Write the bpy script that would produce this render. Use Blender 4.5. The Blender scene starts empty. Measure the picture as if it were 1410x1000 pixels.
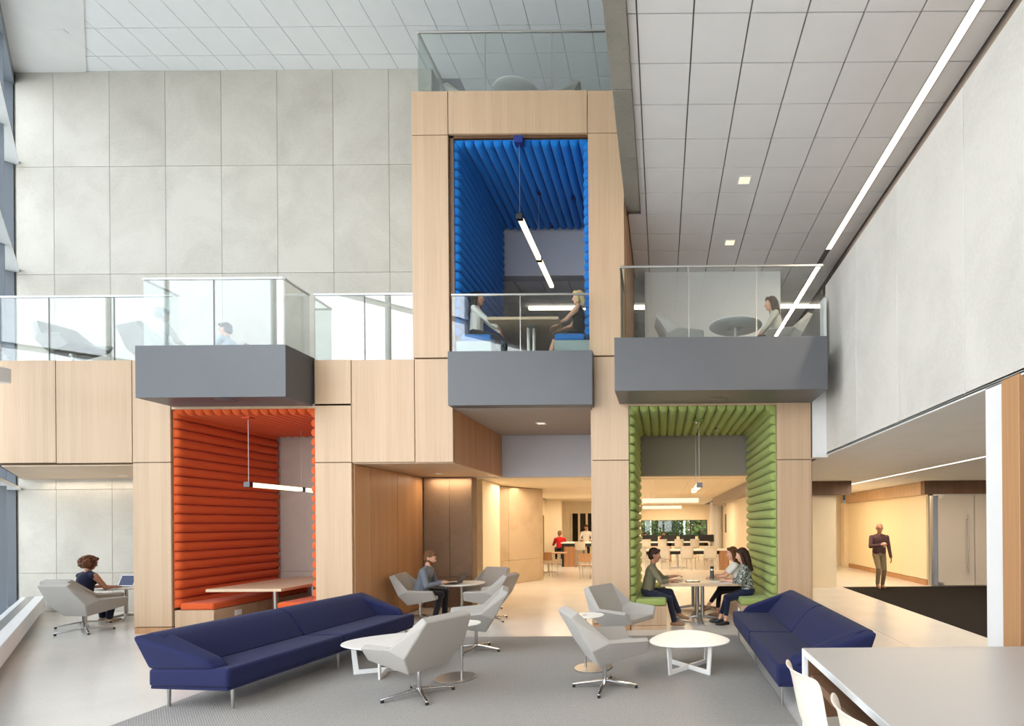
import bpy, bmesh, math, random
import numpy as np
from mathutils import Vector, Matrix

random.seed(7)
S = bpy.context.scene
COL = S.collection
R = math.radians

# ------------------------------------------------------------------ camera
FPX, CX, CY, ROLL, HCAM = 720.0, 911.0, 721.0, 0.0075, 1.8
cam_d = bpy.data.cameras.new('camera')
cam = bpy.data.objects.new('camera', cam_d)
COL.objects.link(cam)
cam_d.sensor_fit = 'HORIZONTAL'
cam_d.sensor_width = 36.0
cam_d.lens = 36.0 * FPX / 1410.0
cam_d.shift_x = (705.0 - CX) / 1410.0
cam_d.shift_y = (CY - 500.0) / 1410.0
cam_d.clip_start, cam_d.clip_end = 0.05, 300
_r = Vector((math.cos(ROLL), 0, -math.sin(ROLL)))
_u = Vector((math.sin(ROLL), 0, math.cos(ROLL)))
_b = Vector((0, -1, 0))
m = Matrix.Identity(4)
for i in range(3):
    m[i][0], m[i][1], m[i][2] = _r[i], _u[i], _b[i]
m[2][3] = HCAM
cam.matrix_world = m
S.camera = cam

# ------------------------------------------------------------------ world, exposure
S.view_settings.view_transform = 'Standard'
S.view_settings.look = 'None'
S.view_settings.exposure = 0.16
S.view_settings.gamma = 1.0
S.view_settings.use_curve_mapping = False
W = bpy.data.worlds.new('sky')
S.world = W
W.use_nodes = True
wn, wl = W.node_tree.nodes, W.node_tree.links
wn.clear()
wo = wn.new('ShaderNodeOutputWorld')
bg = wn.new('ShaderNodeBackground')
tcw = wn.new('ShaderNodeTexCoord')
sep = wn.new('ShaderNodeSeparateXYZ')
rampw = wn.new('ShaderNodeValToRGB')
rampw.color_ramp.elements[0].position = 0.0
rampw.color_ramp.elements[0].color = (0.965, 0.98, 1.0, 1)
rampw.color_ramp.elements[1].position = 0.9
rampw.color_ramp.elements[1].color = (0.86, 0.93, 1.0, 1)
wl.new(tcw.outputs['Generated'], sep.inputs[0])
wl.new(sep.outputs['Z'], rampw.inputs[0])
wl.new(rampw.outputs[0], bg.inputs['Color'])
bg.inputs['Strength'].default_value = 5.3
wl.new(bg.outputs[0], wo.inputs['Surface'])
S.cycles.max_bounces = 10
S.cycles.diffuse_bounces = 7
S.cycles.glossy_bounces = 4
S.cycles.transparent_max_bounces = 16
S.cycles.sample_clamp_indirect = 6.0
S.cycles.caustics_reflective = False
S.cycles.caustics_refractive = False

def area(name, loc, sx, sy, power, color, rot=(0, 0, 0), spread=180):
    d = bpy.data.lights.new(name, 'AREA')
    d.shape = 'RECTANGLE'
    d.size, d.size_y = sx, sy
    d.energy, d.color = power, color
    d.spread = R(spread)
    o = bpy.data.objects.new(name, d)
    o.location, o.rotation_euler = loc, rot
    COL.objects.link(o)
    return o

WARM = (1.0, 0.79, 0.54)
SOFTW = (1.0, 0.86, 0.68)
# light of the ceiling luminaires (some without a modelled fixture), and added fill lights
area('cafe_luminaire_and_fill', (0.3, 19.0, 2.56), 3.0, 0.3, 120, WARM)
area('cafe_luminaire_and_fill', (-3.5, 15.0, 2.9), 2.0, 2.0, 80, WARM)
area('cafe_luminaire_and_fill', (0.5, 13.6, 2.9), 2.4, 1.2, 110, WARM)
area('cafe_luminaire_and_fill', (-2.5, 22.0, 2.9), 5.0, 1.2, 200, WARM)
area('cafe_luminaire_and_fill', (0.3, 26.0, 2.56), 3.0, 0.3, 130, WARM)
area('cafe_luminaire_and_fill', (0.6, 30.0, 2.9), 3.0, 0.6, 110, WARM)  # added fill to brighten the far wall, no fixture above it
area('hall_strip_light', (5.65, 10.6, 2.84), 0.12, 10.5, 220, SOFTW)
area('hall_downlight_and_fill', (8.4, 11.5, 2.84), 1.2, 3.0, 60, WARM)  # added fill to warm the glass doors, no downlight there
area('hall_downlight_and_fill', (5.6, 18.0, 2.84), 1.6, 3.0, 75, WARM)
area('upper_strip_light', (3.39, 4.0, 7.26), 0.1, 13.0, 240, SOFTW)
area('upper_linear_light', (0.5, 13.15, 7.2), 6.0, 0.1, 35, SOFTW)
area('passage_washer_light', (-4.55, 11.25, 2.82), 0.9, 0.05, 12, WARM)
area('soffit_washer_light', (-11.0, 11.05, 2.80), 4.5, 0.06, 12, SOFTW)

# ------------------------------------------------------------------ helpers: pixels -> metres
def hy(px):
    return CY - ROLL * (px - CX)
def ray(px, py):
    x, y = (px - CX) / FPX, -(py - CY) / FPX
    return Vector((x * _r.x + y * _u.x, 1.0, x * _r.z + y * _u.z))
def PY(px, py, Y):
    d = ray(px, py)
    return (d.x * Y, HCAM + d.z * Y)
def PZ(px, py, z=0.0):
    d = ray(px, py)
    t = (z - HCAM) / d.z
    return (d.x * t, t)
YF = 8.82                       # plane of the wooden front
def fx(px, Y=YF):
    return (px - CX) / FPX * Y
def fz(px, py, Y=YF):
    return PY(px, py, Y)[1]

# ------------------------------------------------------------------ helpers: materials
def lin(c):
    out = []
    for v in c[:3]:
        v = v / 255.0
        out.append(v / 12.92 if v <= 0.04045 else ((v + 0.055) / 1.055) ** 2.4)
    return tuple(out) + (1.0,)

def new_mat(name):
    M = bpy.data.materials.new(name)
    M.use_nodes = True
    nt = M.node_tree
    b = nt.nodes['Principled BSDF']
    return M, nt, nt.nodes, nt.links, b

def plain(name, c, rough=0.5, metal=0.0, spec=0.5, bump=0.0, bscale=200.0, vary=0.0, vscale=3.0, coat=0.0):
    M, nt, n, l, b = new_mat(name)
    b.inputs['Base Color'].default_value = lin(c)
    b.inputs['Roughness'].default_value = rough
    b.inputs['Metallic'].default_value = metal
    b.inputs['Specular IOR Level'].default_value = spec
    b.inputs['Coat Weight'].default_value = coat
    tc = n.new('ShaderNodeTexCoord')
    nz = n.new('ShaderNodeTexNoise')
    nz.inputs['Scale'].default_value = vscale
    nz.inputs['Detail'].default_value = 5
    l.new(tc.outputs['Object'], nz.inputs['Vector'])
    if vary > 0:
        mx = n.new('ShaderNodeMix'); mx.data_type = 'RGBA'; mx.blend_type = 'MULTIPLY'
        mx.inputs['Factor'].default_value = 1.0
        rp = n.new('ShaderNodeMapRange')
        rp.inputs['From Min'].default_value, rp.inputs['From Max'].default_value = 0.3, 0.7
        rp.inputs['To Min'].default_value, rp.inputs['To Max'].default_value = 1 - vary, 1 + vary * 0.4
        l.new(nz.outputs['Fac'], rp.inputs['Value'])
        mx.inputs['A'].default_value = lin(c)
        l.new(rp.outputs[0], mx.inputs['B'])
        l.new(mx.outputs['Result'], b.inputs['Base Color'])
    if bump > 0:
        n2 = n.new('ShaderNodeTexNoise')
        n2.inputs['Scale'].default_value = bscale
        l.new(tc.outputs['Object'], n2.inputs['Vector'])
        bp = n.new('ShaderNodeBump')
        bp.inputs['Strength'].default_value = bump
        bp.inputs['Distance'].default_value = 0.004
        l.new(n2.outputs['Fac'], bp.inputs['Height'])
        l.new(bp.outputs[0], b.inputs['Normal'])
    return M

def wood(name, c1, c2, rough=0.42, axis='Z', strip=0.095):
    """quarter-cut veneer: fine straight grain along the axis, leaves of veneer side by side"""
    M, nt, n, l, b = new_mat(name)
    tc = n.new('ShaderNodeTexCoord')
    mp = n.new('ShaderNodeMapping')
    sc = {'Z': (55, 55, 0.9), 'Y': (55, 0.9, 55), 'X': (0.9, 55, 55)}[axis]
    mp.inputs['Scale'].default_value = sc
    l.new(tc.outputs['Object'], mp.inputs['Vector'])
    g = n.new('ShaderNodeTexNoise')
    g.inputs['Scale'].default_value = 1.0; g.inputs['Detail'].default_value = 3
    l.new(mp.outputs[0], g.inputs['Vector'])
    sp = n.new('ShaderNodeSeparateXYZ'); l.new(tc.outputs['Object'], sp.inputs[0])
    ad = n.new('ShaderNodeMath'); ad.operation = 'ADD'
    if axis == 'Z':
        l.new(sp.outputs['X'], ad.inputs[0]); l.new(sp.outputs['Y'], ad.inputs[1])
    elif axis == 'Y':
        l.new(sp.outputs['X'], ad.inputs[0]); l.new(sp.outputs['Z'], ad.inputs[1])
    else:
        l.new(sp.outputs['Y'], ad.inputs[0]); l.new(sp.outputs['Z'], ad.inputs[1])
    dv = n.new('ShaderNodeMath'); dv.operation = 'DIVIDE'; dv.inputs[1].default_value = strip
    l.new(ad.outputs[0], dv.inputs[0])
    fl = n.new('ShaderNodeMath'); fl.operation = 'FLOOR'; l.new(dv.outputs[0], fl.inputs[0])
    wnz = n.new('ShaderNodeTexWhiteNoise'); wnz.noise_dimensions = '1D'
    l.new(fl.outputs[0], wnz.inputs['W'])
    oi = n.new('ShaderNodeObjectInfo')
    mu = n.new('ShaderNodeMath'); mu.operation = 'MULTIPLY_ADD'; mu.inputs[1].default_value = 0.16
    l.new(wnz.outputs['Value'], mu.inputs[0])
    m2 = n.new('ShaderNodeMath'); m2.operation = 'MULTIPLY_ADD'; m2.inputs[1].default_value = 0.5; m2.inputs[2].default_value = 0.0
    l.new(g.outputs['Fac'], m2.inputs[0]); l.new(m2.outputs[0], mu.inputs[2])
    m3 = n.new('ShaderNodeMath'); m3.operation = 'MULTIPLY_ADD'; m3.inputs[1].default_value = 0.14
    l.new(oi.outputs['Random'], m3.inputs[0]); l.new(mu.outputs[0], m3.inputs[2])
    rp = n.new('ShaderNodeValToRGB')
    rp.color_ramp.elements[0].position = 0.12; rp.color_ramp.elements[0].color = lin(c2)
    rp.color_ramp.elements[1].position = 0.68; rp.color_ramp.elements[1].color = lin(c1)
    l.new(m3.outputs[0], rp.inputs[0])
    l.new(rp.outputs[0], b.inputs['Base Color'])
    b.inputs['Roughness'].default_value = rough
    bp = n.new('ShaderNodeBump'); bp.inputs['Strength'].default_value = 0.08; bp.inputs['Distance'].default_value = 0.002
    l.new(g.outputs['Fac'], bp.inputs['Height']); l.new(bp.outputs[0], b.inputs['Normal'])
    return M

def concrete(name, c1, c2, rough=0.7, marks=True):
    M, nt, n, l, b = new_mat(name)
    tc = n.new('ShaderNodeTexCoord')
    oi = n.new('ShaderNodeObjectInfo')
    off = n.new('ShaderNodeVectorMath'); off.operation = 'ADD'
    cmb = n.new('ShaderNodeCombineXYZ')
    mm = n.new('ShaderNodeMath'); mm.operation = 'MULTIPLY'; mm.inputs[1].default_value = 37.0
    l.new(oi.outputs['Random'], mm.inputs[0]); l.new(mm.outputs[0], cmb.inputs[0]); l.new(mm.outputs[0], cmb.inputs[2])
    l.new(tc.outputs['Object'], off.inputs[0]); l.new(cmb.outputs[0], off.inputs[1])
    a = n.new('ShaderNodeTexNoise'); a.inputs['Scale'].default_value = 0.9; a.inputs['Detail'].default_value = 9; a.inputs['Roughness'].default_value = 0.62; a.inputs['Distortion'].default_value = 0.6
    l.new(off.outputs[0], a.inputs['Vector'])
    f = n.new('ShaderNodeTexNoise'); f.inputs['Scale'].default_value = 38; f.inputs['Detail'].default_value = 4
    l.new(off.outputs[0], f.inputs['Vector'])
    m1 = n.new('ShaderNodeMath'); m1.operation = 'MULTIPLY_ADD'; m1.inputs[1].default_value = 0.4
    l.new(f.outputs['Fac'], m1.inputs[0]); l.new(a.outputs['Fac'], m1.inputs[2])
    m2 = n.new('ShaderNodeMath'); m2.operation = 'MULTIPLY_ADD'; m2.inputs[1].default_value = 0.16
    l.new(oi.outputs['Random'], m2.inputs[0]); l.new(m1.outputs[0], m2.inputs[2])
    rp = n.new('ShaderNodeValToRGB')
    rp.color_ramp.elements[0].position = 0.45; rp.color_ramp.elements[0].color = lin(c2)
    rp.color_ramp.elements[1].position = 0.92; rp.color_ramp.elements[1].color = lin(c1)
    l.new(m2.outputs[0], rp.inputs[0]); l.new(rp.outputs[0], b.inputs['Base Color'])
    b.inputs['Roughness'].default_value = rough
    bp = n.new('ShaderNodeBump'); bp.inputs['Strength'].default_value = 0.12; bp.inputs['Distance'].default_value = 0.004
    l.new(f.outputs['Fac'], bp.inputs['Height']); l.new(bp.outputs[0], b.inputs['Normal'])
    return M

def emit(name, c, strength):
    M = bpy.data.materials.new(name); M.use_nodes = True
    n, l = M.node_tree.nodes, M.node_tree.links
    n.clear()
    o = n.new('ShaderNodeOutputMaterial'); e = n.new('ShaderNodeEmission')
    e.inputs['Color'].default_value = lin(c); e.inputs['Strength'].default_value = strength
    l.new(e.outputs[0], o.inputs['Surface'])
    return M

def glass(name, tint, base=0.05, rough=0.0, top=0.9):
    """clear pane: straight transmission plus a mirror reflection that grows with the angle (Schlick)"""
    M = bpy.data.materials.new(name); M.use_nodes = True
    n, l = M.node_tree.nodes, M.node_tree.links
    n.clear()
    o = n.new('ShaderNodeOutputMaterial'); t = n.new('ShaderNodeBsdfTransparent'); g = n.new('ShaderNodeBsdfGlossy')
    t.inputs['Color'].default_value = tint + (1,)
    g.inputs['Roughness'].default_value = rough
    lw = n.new('ShaderNodeLayerWeight'); lw.inputs['Blend'].default_value = 0.5
    p = n.new('ShaderNodeMath'); p.operation = 'POWER'; p.inputs[1].default_value = 5.0
    l.new(lw.outputs['Facing'], p.inputs[0])
    ma = n.new('ShaderNodeMath'); ma.operation = 'MULTIPLY_ADD'; ma.inputs[1].default_value = top - base; ma.inputs[2].default_value = base
    l.new(p.outputs[0], ma.inputs[0])
    mx = n.new('ShaderNodeMixShader')
    l.new(ma.outputs[0], mx.inputs[0]); l.new(t.outputs[0], mx.inputs[1]); l.new(g.outputs[0], mx.inputs[2])
    l.new(mx.outputs[0], o.inputs['Surface'])
    return M

def fabric(name, c, rough=0.95, scale=420.0, vary=0.1, sheen=0.15, strength=0.35):
    M, nt, n, l, b = new_mat(name)
    tc = n.new('ShaderNodeTexCoord')
    nz = n.new('ShaderNodeTexNoise'); nz.inputs['Scale'].default_value = scale; nz.inputs['Detail'].default_value = 2
    l.new(tc.outputs['Object'], nz.inputs['Vector'])
    rp = n.new('ShaderNodeMapRange'); rp.inputs['From Min'].default_value, rp.inputs['From Max'].default_value = 0.3, 0.7
    rp.inputs['To Min'].default_value, rp.inputs['To Max'].default_value = 1 - vary, 1 + vary
    l.new(nz.outputs['Fac'], rp.inputs['Value'])
    mx = n.new('ShaderNodeMix'); mx.data_type = 'RGBA'; mx.blend_type = 'MULTIPLY'; mx.inputs['Factor'].default_value = 1
    mx.inputs['A'].default_value = lin(c); l.new(rp.outputs[0], mx.inputs['B'])
    l.new(mx.outputs['Result'], b.inputs['Base Color'])
    b.inputs['Roughness'].default_value = rough
    b.inputs['Specular IOR Level'].default_value = 0.2
    b.inputs['Sheen Weight'].default_value = sheen
    bp = n.new('ShaderNodeBump'); bp.inputs['Strength'].default_value = strength; bp.inputs['Distance'].default_value = 0.002
    l.new(nz.outputs['Fac'], bp.inputs['Height']); l.new(bp.outputs[0], b.inputs['Normal'])
    return M

def carpet_mat(name, c1, c2, pitch=0.016):
    M, nt, n, l, b = new_mat(name)
    tc = n.new('ShaderNodeTexCoord')
    wv = n.new('ShaderNodeTexWave'); wv.wave_type = 'BANDS'; wv.bands_direction = 'DIAGONAL'
    wv.inputs['Scale'].default_value = 0.42 / pitch; wv.inputs['Distortion'].default_value = 0.6; wv.inputs['Detail'].default_value = 1
    l.new(tc.outputs['Object'], wv.inputs['Vector'])
    nz = n.new('ShaderNodeTexNoise'); nz.inputs['Scale'].default_value = 90; nz.inputs['Detail'].default_value = 3
    l.new(tc.outputs['Object'], nz.inputs['Vector'])
    ad = n.new('ShaderNodeMath'); ad.operation = 'MULTIPLY_ADD'; ad.inputs[1].default_value = 0.22
    l.new(wv.outputs['Fac'], ad.inputs[0]); l.new(nz.outputs['Fac'], ad.inputs[2])
    rp = n.new('ShaderNodeValToRGB')
    rp.color_ramp.elements[0].position = 0.35; rp.color_ramp.elements[0].color = lin(c2)
    rp.color_ramp.elements[1].position = 0.95; rp.color_ramp.elements[1].color = lin(c1)
    l.new(ad.outputs[0], rp.inputs[0]); l.new(rp.outputs[0], b.inputs['Base Color'])
    b.inputs['Roughness'].default_value = 1.0; b.inputs['Specular IOR Level'].default_value = 0.1
    bp = n.new('ShaderNodeBump'); bp.inputs['Strength'].default_value = 0.6; bp.inputs['Distance'].default_value = 0.006
    l.new(ad.outputs[0], bp.inputs['Height']); l.new(bp.outputs[0], b.inputs['Normal'])
    return M

def print_mat(name, c1, c2, scale=30):
    M, nt, n, l, b = new_mat(name)
    tc = n.new('ShaderNodeTexCoord')
    v = n.new('ShaderNodeTexNoise'); v.inputs['Scale'].default_value = scale; v.inputs['Detail'].default_value = 3; v.inputs['Distortion'].default_value = 1.5
    l.new(tc.outputs['Object'], v.inputs['Vector'])
    rp = n.new('ShaderNodeValToRGB'); rp.color_ramp.interpolation = 'CONSTANT'
    rp.color_ramp.elements[0].color = lin(c1); rp.color_ramp.elements[1].position = 0.52; rp.color_ramp.elements[1].color = lin(c2)
    l.new(v.outputs['Fac'], rp.inputs[0]); l.new(rp.outputs[0], b.inputs['Base Color'])
    b.inputs['Roughness'].default_value = 0.9
    return M

def stripe_mat(name, c1, c2, freq=40):
    M, nt, n, l, b = new_mat(name)
    tc = n.new('ShaderNodeTexCoord')
    wv = n.new('ShaderNodeTexWave'); wv.wave_type = 'BANDS'; wv.bands_direction = 'Y'; wv.inputs['Scale'].default_value = freq
    l.new(tc.outputs['Object'], wv.inputs['Vector'])
    mx = n.new('ShaderNodeMix'); mx.data_type = 'RGBA'
    mx.inputs['A'].default_value, mx.inputs['B'].default_value = lin(c1), lin(c2)
    l.new(wv.outputs['Fac'], mx.inputs['Factor']); l.new(mx.outputs['Result'], b.inputs['Base Color'])
    b.inputs['Roughness'].default_value = 0.9
    return M

def terrazzo(name):
    M, nt, n, l, b = new_mat(name)
    tc = n.new('ShaderNodeTexCoord')
    v = n.new('ShaderNodeTexVoronoi'); v.inputs['Scale'].default_value = 110
    l.new(tc.outputs['Object'], v.inputs['Vector'])
    nz = n.new('ShaderNodeTexNoise'); nz.inputs['Scale'].default_value = 1.3; nz.inputs['Detail'].default_value = 6
    l.new(tc.outputs['Object'], nz.inputs['Vector'])
    rp = n.new('ShaderNodeValToRGB')
    rp.color_ramp.elements[0].color = lin((200, 197, 193)); rp.color_ramp.elements[1].color = lin((221, 218, 213))
    sp = n.new('ShaderNodeSeparateColor'); l.new(v.outputs['Color'], sp.inputs[0])
    m1 = n.new('ShaderNodeMath'); m1.operation = 'MULTIPLY_ADD'; m1.inputs[1].default_value = 0.4
    l.new(sp.outputs[0], m1.inputs[0]); l.new(nz.outputs['Fac'], m1.inputs[2])
    l.new(m1.outputs[0], rp.inputs[0]); l.new(rp.outputs[0], b.inputs['Base Color'])
    b.inputs['Roughness'].default_value = 0.2
    b.inputs['Specular IOR Level'].default_value = 0.45
    return M

MT = {}
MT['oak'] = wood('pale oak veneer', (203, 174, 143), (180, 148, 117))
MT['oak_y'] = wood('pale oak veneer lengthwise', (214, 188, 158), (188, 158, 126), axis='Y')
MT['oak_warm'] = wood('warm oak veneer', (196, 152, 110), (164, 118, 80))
MT['walnut'] = wood('brown walnut veneer', (140, 104, 76), (98, 70, 50), axis='Y', strip=0.06)
MT['walnut_z'] = wood('brown walnut upright veneer', (122, 88, 62), (84, 58, 40), strip=0.05)
MT['gap'] = plain('dark wood backing', (92, 72, 54), 0.9)
MT['conc'] = concrete('pale cast concrete', (194, 188, 177), (170, 163, 152))
MT['conc_dark'] = concrete('grey concrete beam', (150, 146, 138), (122, 118, 110))
MT['conc_grey'] = concrete('grey concrete', (212, 208, 201), (190, 186, 179))
MT['conc_shade'] = concrete('shade browned concrete', (134, 108, 84), (108, 84, 64))  # concrete of the passage wall, its shade put into the brown
MT['conc_brown'] = concrete('buff concrete', (186, 164, 136), (160, 138, 112))
MT['joint'] = plain('panel joint', (172, 166, 156), 0.9)
MT['white'] = plain('white painted plaster', (226, 225, 224), 0.75, vary=0.03)
MT['cream'] = plain('cream painted plaster', (226, 212, 186), 0.7, vary=0.03)
MT['lav'] = plain('grey painted plaster', (186, 186, 192), 0.8, vary=0.03)
MT['tile'] = plain('acoustic ceiling tile', (226, 225, 226), 0.9, bump=0.15, bscale=300, vary=0.04, vscale=1.5)
MT['tile_l'] = plain('white acoustic tile', (234, 236, 237), 0.9, bump=0.1, bscale=300, vary=0.02)
MT['grid'] = plain('ceiling grid', (120, 116, 114), 0.8)
MT['grid_l'] = plain('pale ceiling grid', (160, 164, 168), 0.8)
MT['greybox'] = plain('grey lacquered panel', (88, 89, 93), 0.4, bump=0.02, bscale=60, vary=0.03)
MT['soffit'] = plain('taupe painted soffit', (160, 150, 142), 0.8)
MT['darktrim'] = plain('dark trim', (92, 84, 78), 0.6)
MT['floor'] = terrazzo('polished pale terrazzo')
MT['carpet'] = carpet_mat('grey ribbed carpet', (176, 172, 168), (136, 133, 130))
MT['mat_black'] = carpet_mat('black entrance matting', (38, 33, 31), (18, 16, 15))
MT['glass'] = glass('clear balustrade glass', (0.93, 0.96, 0.95), base=0.085)
MT['glass_s'] = glass('balustrade glass with raised reflection', (0.93, 0.96, 0.95), base=0.125)  # same glass, mirror share raised to whiten the sky reflection
MT['pane'] = glass('window glass', (0.78, 0.80, 0.81), base=0.06)
MT['pane_clear'] = glass('clear window glass', (0.95, 0.96, 0.96), base=0.05)
MT['frost'] = plain('frosted glass', (206, 198, 188), 0.32, spec=0.5)
MT['endcap'] = plain('dark anodised end cap', (92, 92, 96), 0.25, 0.9)
MT['steel'] = plain('brushed steel', (190, 188, 184), 0.3, 0.9)
MT['chrome'] = plain('polished aluminium', (205, 205, 206), 0.12, 1.0)
MT['alu'] = plain('grey blue aluminium', (120, 127, 136), 0.5, 0.0)
MT['alu_white'] = plain('white metal', (228, 230, 232), 0.4)
MT['black'] = plain('black plastic', (26, 26, 28), 0.45)
MT['joint_d'] = plain('dark glazing joint', (70, 62, 56), 0.6)
MT['red'] = fabric('orange red wool', (206, 88, 42), vary=0.06, sheen=0.1)
MT['blue'] = fabric('bright blue wool', (24, 110, 188), vary=0.06, sheen=0.1)
MT['green'] = fabric('leaf green wool', (152, 166, 96), vary=0.06, sheen=0.1)
MT['navy'] = fabric('navy blue wool', (36, 40, 78), vary=0.14, scale=500, sheen=0.05)
MT['greyfab'] = fabric('light grey wool', (164, 159, 153), vary=0.12, scale=380)
MT['lam_white'] = plain('white laminate', (236, 235, 233), 0.3)
MT['lam_grey'] = plain('warm grey laminate', (196, 190, 184), 0.35)
MT['shellw'] = plain('off white moulded plastic', (216, 209, 196), 0.4)
MT['lamp'] = emit('lit warm diffuser', (255, 232, 190), 2.2)
MT['lamp_w'] = emit('lit white diffuser', (255, 240, 220), 2.5)
MT['lamp_s'] = emit('lit soft diffuser', (255, 236, 205), 1.1)

# ------------------------------------------------------------------ helpers: meshes and objects
class MB:
    def __init__(self):
        self.v, self.f = [], []
    def add(self, vs, fs):
        b = len(self.v)
        self.v += [tuple(p) for p in vs]
        self.f += [tuple(i + b for i in f) for f in fs]
        return self
    def box(self, x0, x1, y0, y1, z0, z1):
        vs = [(x0, y0, z0), (x1, y0, z0), (x1, y1, z0), (x0, y1, z0), (x0, y0, z1), (x1, y0, z1), (x1, y1, z1), (x0, y1, z1)]
        return self.add(vs, [(0, 3, 2, 1), (4, 5, 6, 7), (0, 1, 5, 4), (1, 2, 6, 5), (2, 3, 7, 6), (3, 0, 4, 7)])
    def hexa(self, lo, hi):
        """8 corners: lower loop lo (4, ccw from above) and upper loop hi"""
        return self.add(list(lo) + list(hi), [(0, 3, 2, 1), (4, 5, 6, 7), (0, 1, 5, 4), (1, 2, 6, 5), (2, 3, 7, 6), (3, 0, 4, 7)])
    def prism(self, pts, z0, z1):
        n = len(pts)
        vs = [(p[0], p[1], z0) for p in pts] + [(p[0], p[1], z1) for p in pts]
        fs = [tuple(range(n - 1, -1, -1)), tuple(range(n, 2 * n))]
        fs += [(i, (i + 1) % n, n + (i + 1) % n, n + i) for i in range(n)]
        return self.add(vs, fs)
    def prism_y(self, pts, y0, y1):
        """polygon in x,z swept along y"""
        n = len(pts)
        vs = [(p[0], y0, p[1]) for p in pts] + [(p[0], y1, p[1]) for p in pts]
        fs = [tuple(range(n)), tuple(range(2 * n - 1, n - 1, -1))]
        fs += [(i, n + i, n + (i + 1) % n, (i + 1) % n) for i in range(n)]
        return self.add(vs, fs)
    def bar(self, a, b, w, h, up=(0, 0, 1)):
        """rectangular bar from a to b, w across, h along up"""
        a, b = Vector(a), Vector(b)
        d = (b - a).normalized()
        s = d.cross(Vector(up))
        if s.length < 1e-6:
            s = d.cross(Vector((1, 0, 0)))
        s.normalize()
        t = s.cross(d).normalized()
        vs = []
        for p in (a, b):
            for i, j in ((-1, -1), (1, -1), (1, 1), (-1, 1)):
                vs.append(p + s * (w / 2 * i) + t * (h / 2 * j))
        return self.add(vs, [(0, 3, 2, 1), (4, 5, 6, 7), (0, 1, 5, 4), (1, 2, 6, 5), (2, 3, 7, 6), (3, 0, 4, 7)])
    def cyl(self, a, b, ra, rb=None, n=14):
        rb = ra if rb is None else rb
        a, b = Vector(a), Vector(b)
        d = (b - a).normalized()
        s = d.cross(Vector((0, 0, 1)))
        if s.length < 1e-4:
            s = Vector((1, 0, 0))
        s.normalize(); t = d.cross(s)
        vs = []
        for p, r in ((a, ra), (b, rb)):
            for i in range(n):
                an = 2 * math.pi * i / n
                vs.append(p + s * (r * math.cos(an)) + t * (r * math.sin(an)))
        fs = [tuple(range(n - 1, -1, -1)), tuple(range(n, 2 * n))]
        fs += [(i, (i + 1) % n, n + (i + 1) % n, n + i) for i in range(n)]
        return self.add(vs, fs)
    def lathe(self, prof, n=32, c=(0, 0, 0)):
        vs, fs = [], []
        for r, z in prof:
            for i in range(n):
                an = 2 * math.pi * i / n
                vs.append((c[0] + max(r, 1e-4) * math.cos(an), c[1] + max(r, 1e-4) * math.sin(an), c[2] + z))
        k = len(prof)
        for j in range(k - 1):
            for i in range(n):
                fs.append((j * n + i, j * n + (i + 1) % n, (j + 1) * n + (i + 1) % n, (j + 1) * n + i))
        fs.append(tuple(range(n - 1, -1, -1))); fs.append(tuple(range((k - 1) * n, k * n)))
        return self.add(vs, fs)
    def ball(self, c, r, n=10, k=7):
        rx, ry, rz = (r, r, r) if not hasattr(r, '__len__') else r
        vs, fs = [], []
        for j in range(k + 1):
            ph = math.pi * j / k - math.pi / 2
            for i in range(n):
                an = 2 * math.pi * i / n
                q = max(math.cos(ph), 0.02)
                vs.append((c[0] + rx * q * math.cos(an), c[1] + ry * q * math.sin(an), c[2] + rz * math.sin(ph)))
        for j in range(k):
            for i in range(n):
                fs.append((j * n + i, j * n + (i + 1) % n, (j + 1) * n + (i + 1) % n, (j + 1) * n + i))
        fs.append(tuple(range(n - 1, -1, -1))); fs.append(tuple(range(k * n, (k + 1) * n)))
        return self.add(vs, fs)
    def tube(self, pts, r, n=8):
        pts = [Vector(p) for p in pts]
        vs, fs = [], []
        k = len(pts)
        for j, p in enumerate(pts):
            d = (pts[min(j + 1, k - 1)] - pts[max(j - 1, 0)]).normalized()
            s = d.cross(Vector((0, 0, 1)))
            if s.length < 1e-3:
                s = d.cross(Vector((0, 1, 0)))
            s.normalize(); t = d.cross(s)
            for i in range(n):
                an = 2 * math.pi * i / n
                vs.append(p + s * (r * math.cos(an)) + t * (r * math.sin(an)))
        for j in range(k - 1):
            for i in range(n):
                fs.append((j * n + i, j * n + (i + 1) % n, (j + 1) * n + (i + 1) % n, (j + 1) * n + i))
        fs.append(tuple(range(n - 1, -1, -1))); fs.append(tuple(range((k - 1) * n, k * n)))
        return self.add(vs, fs)
    def mesh(self, name, material, smooth=None):
        me = bpy.data.meshes.new(name)
        me.from_pydata(self.v, [], self.f)
        bm = bmesh.new(); bm.from_mesh(me)
        bmesh.ops.recalc_face_normals(bm, faces=bm.faces)
        bm.to_mesh(me); bm.free()
        if material is not None:
            me.materials.append(material)
        if smooth:
            me.polygons.foreach_set('use_smooth', [True] * len(me.polygons))
            if smooth is not True:
                me.set_sharp_from_angle(angle=R(smooth))
        me.update()
        return me
    def build(self, name, material, parent=None, smooth=None, bevel=0.0, segs=2, **props):
        me = self.mesh(name, material, smooth)
        o = bpy.data.objects.new(name, me)
        COL.objects.link(o)
        if parent is not None:
            o.parent = parent
        if bevel > 0:
            md = o.modifiers.new('bevel', 'BEVEL')
            md.width, md.segments, md.limit_method, md.angle_limit = bevel, segs, 'ANGLE', R(35)
            md.harden_normals = False
            me.polygons.foreach_set('use_smooth', [True] * len(me.polygons))
            me.set_sharp_from_angle(angle=R(40))
        for k, val in props.items():
            o[k] = val
        return o

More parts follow.
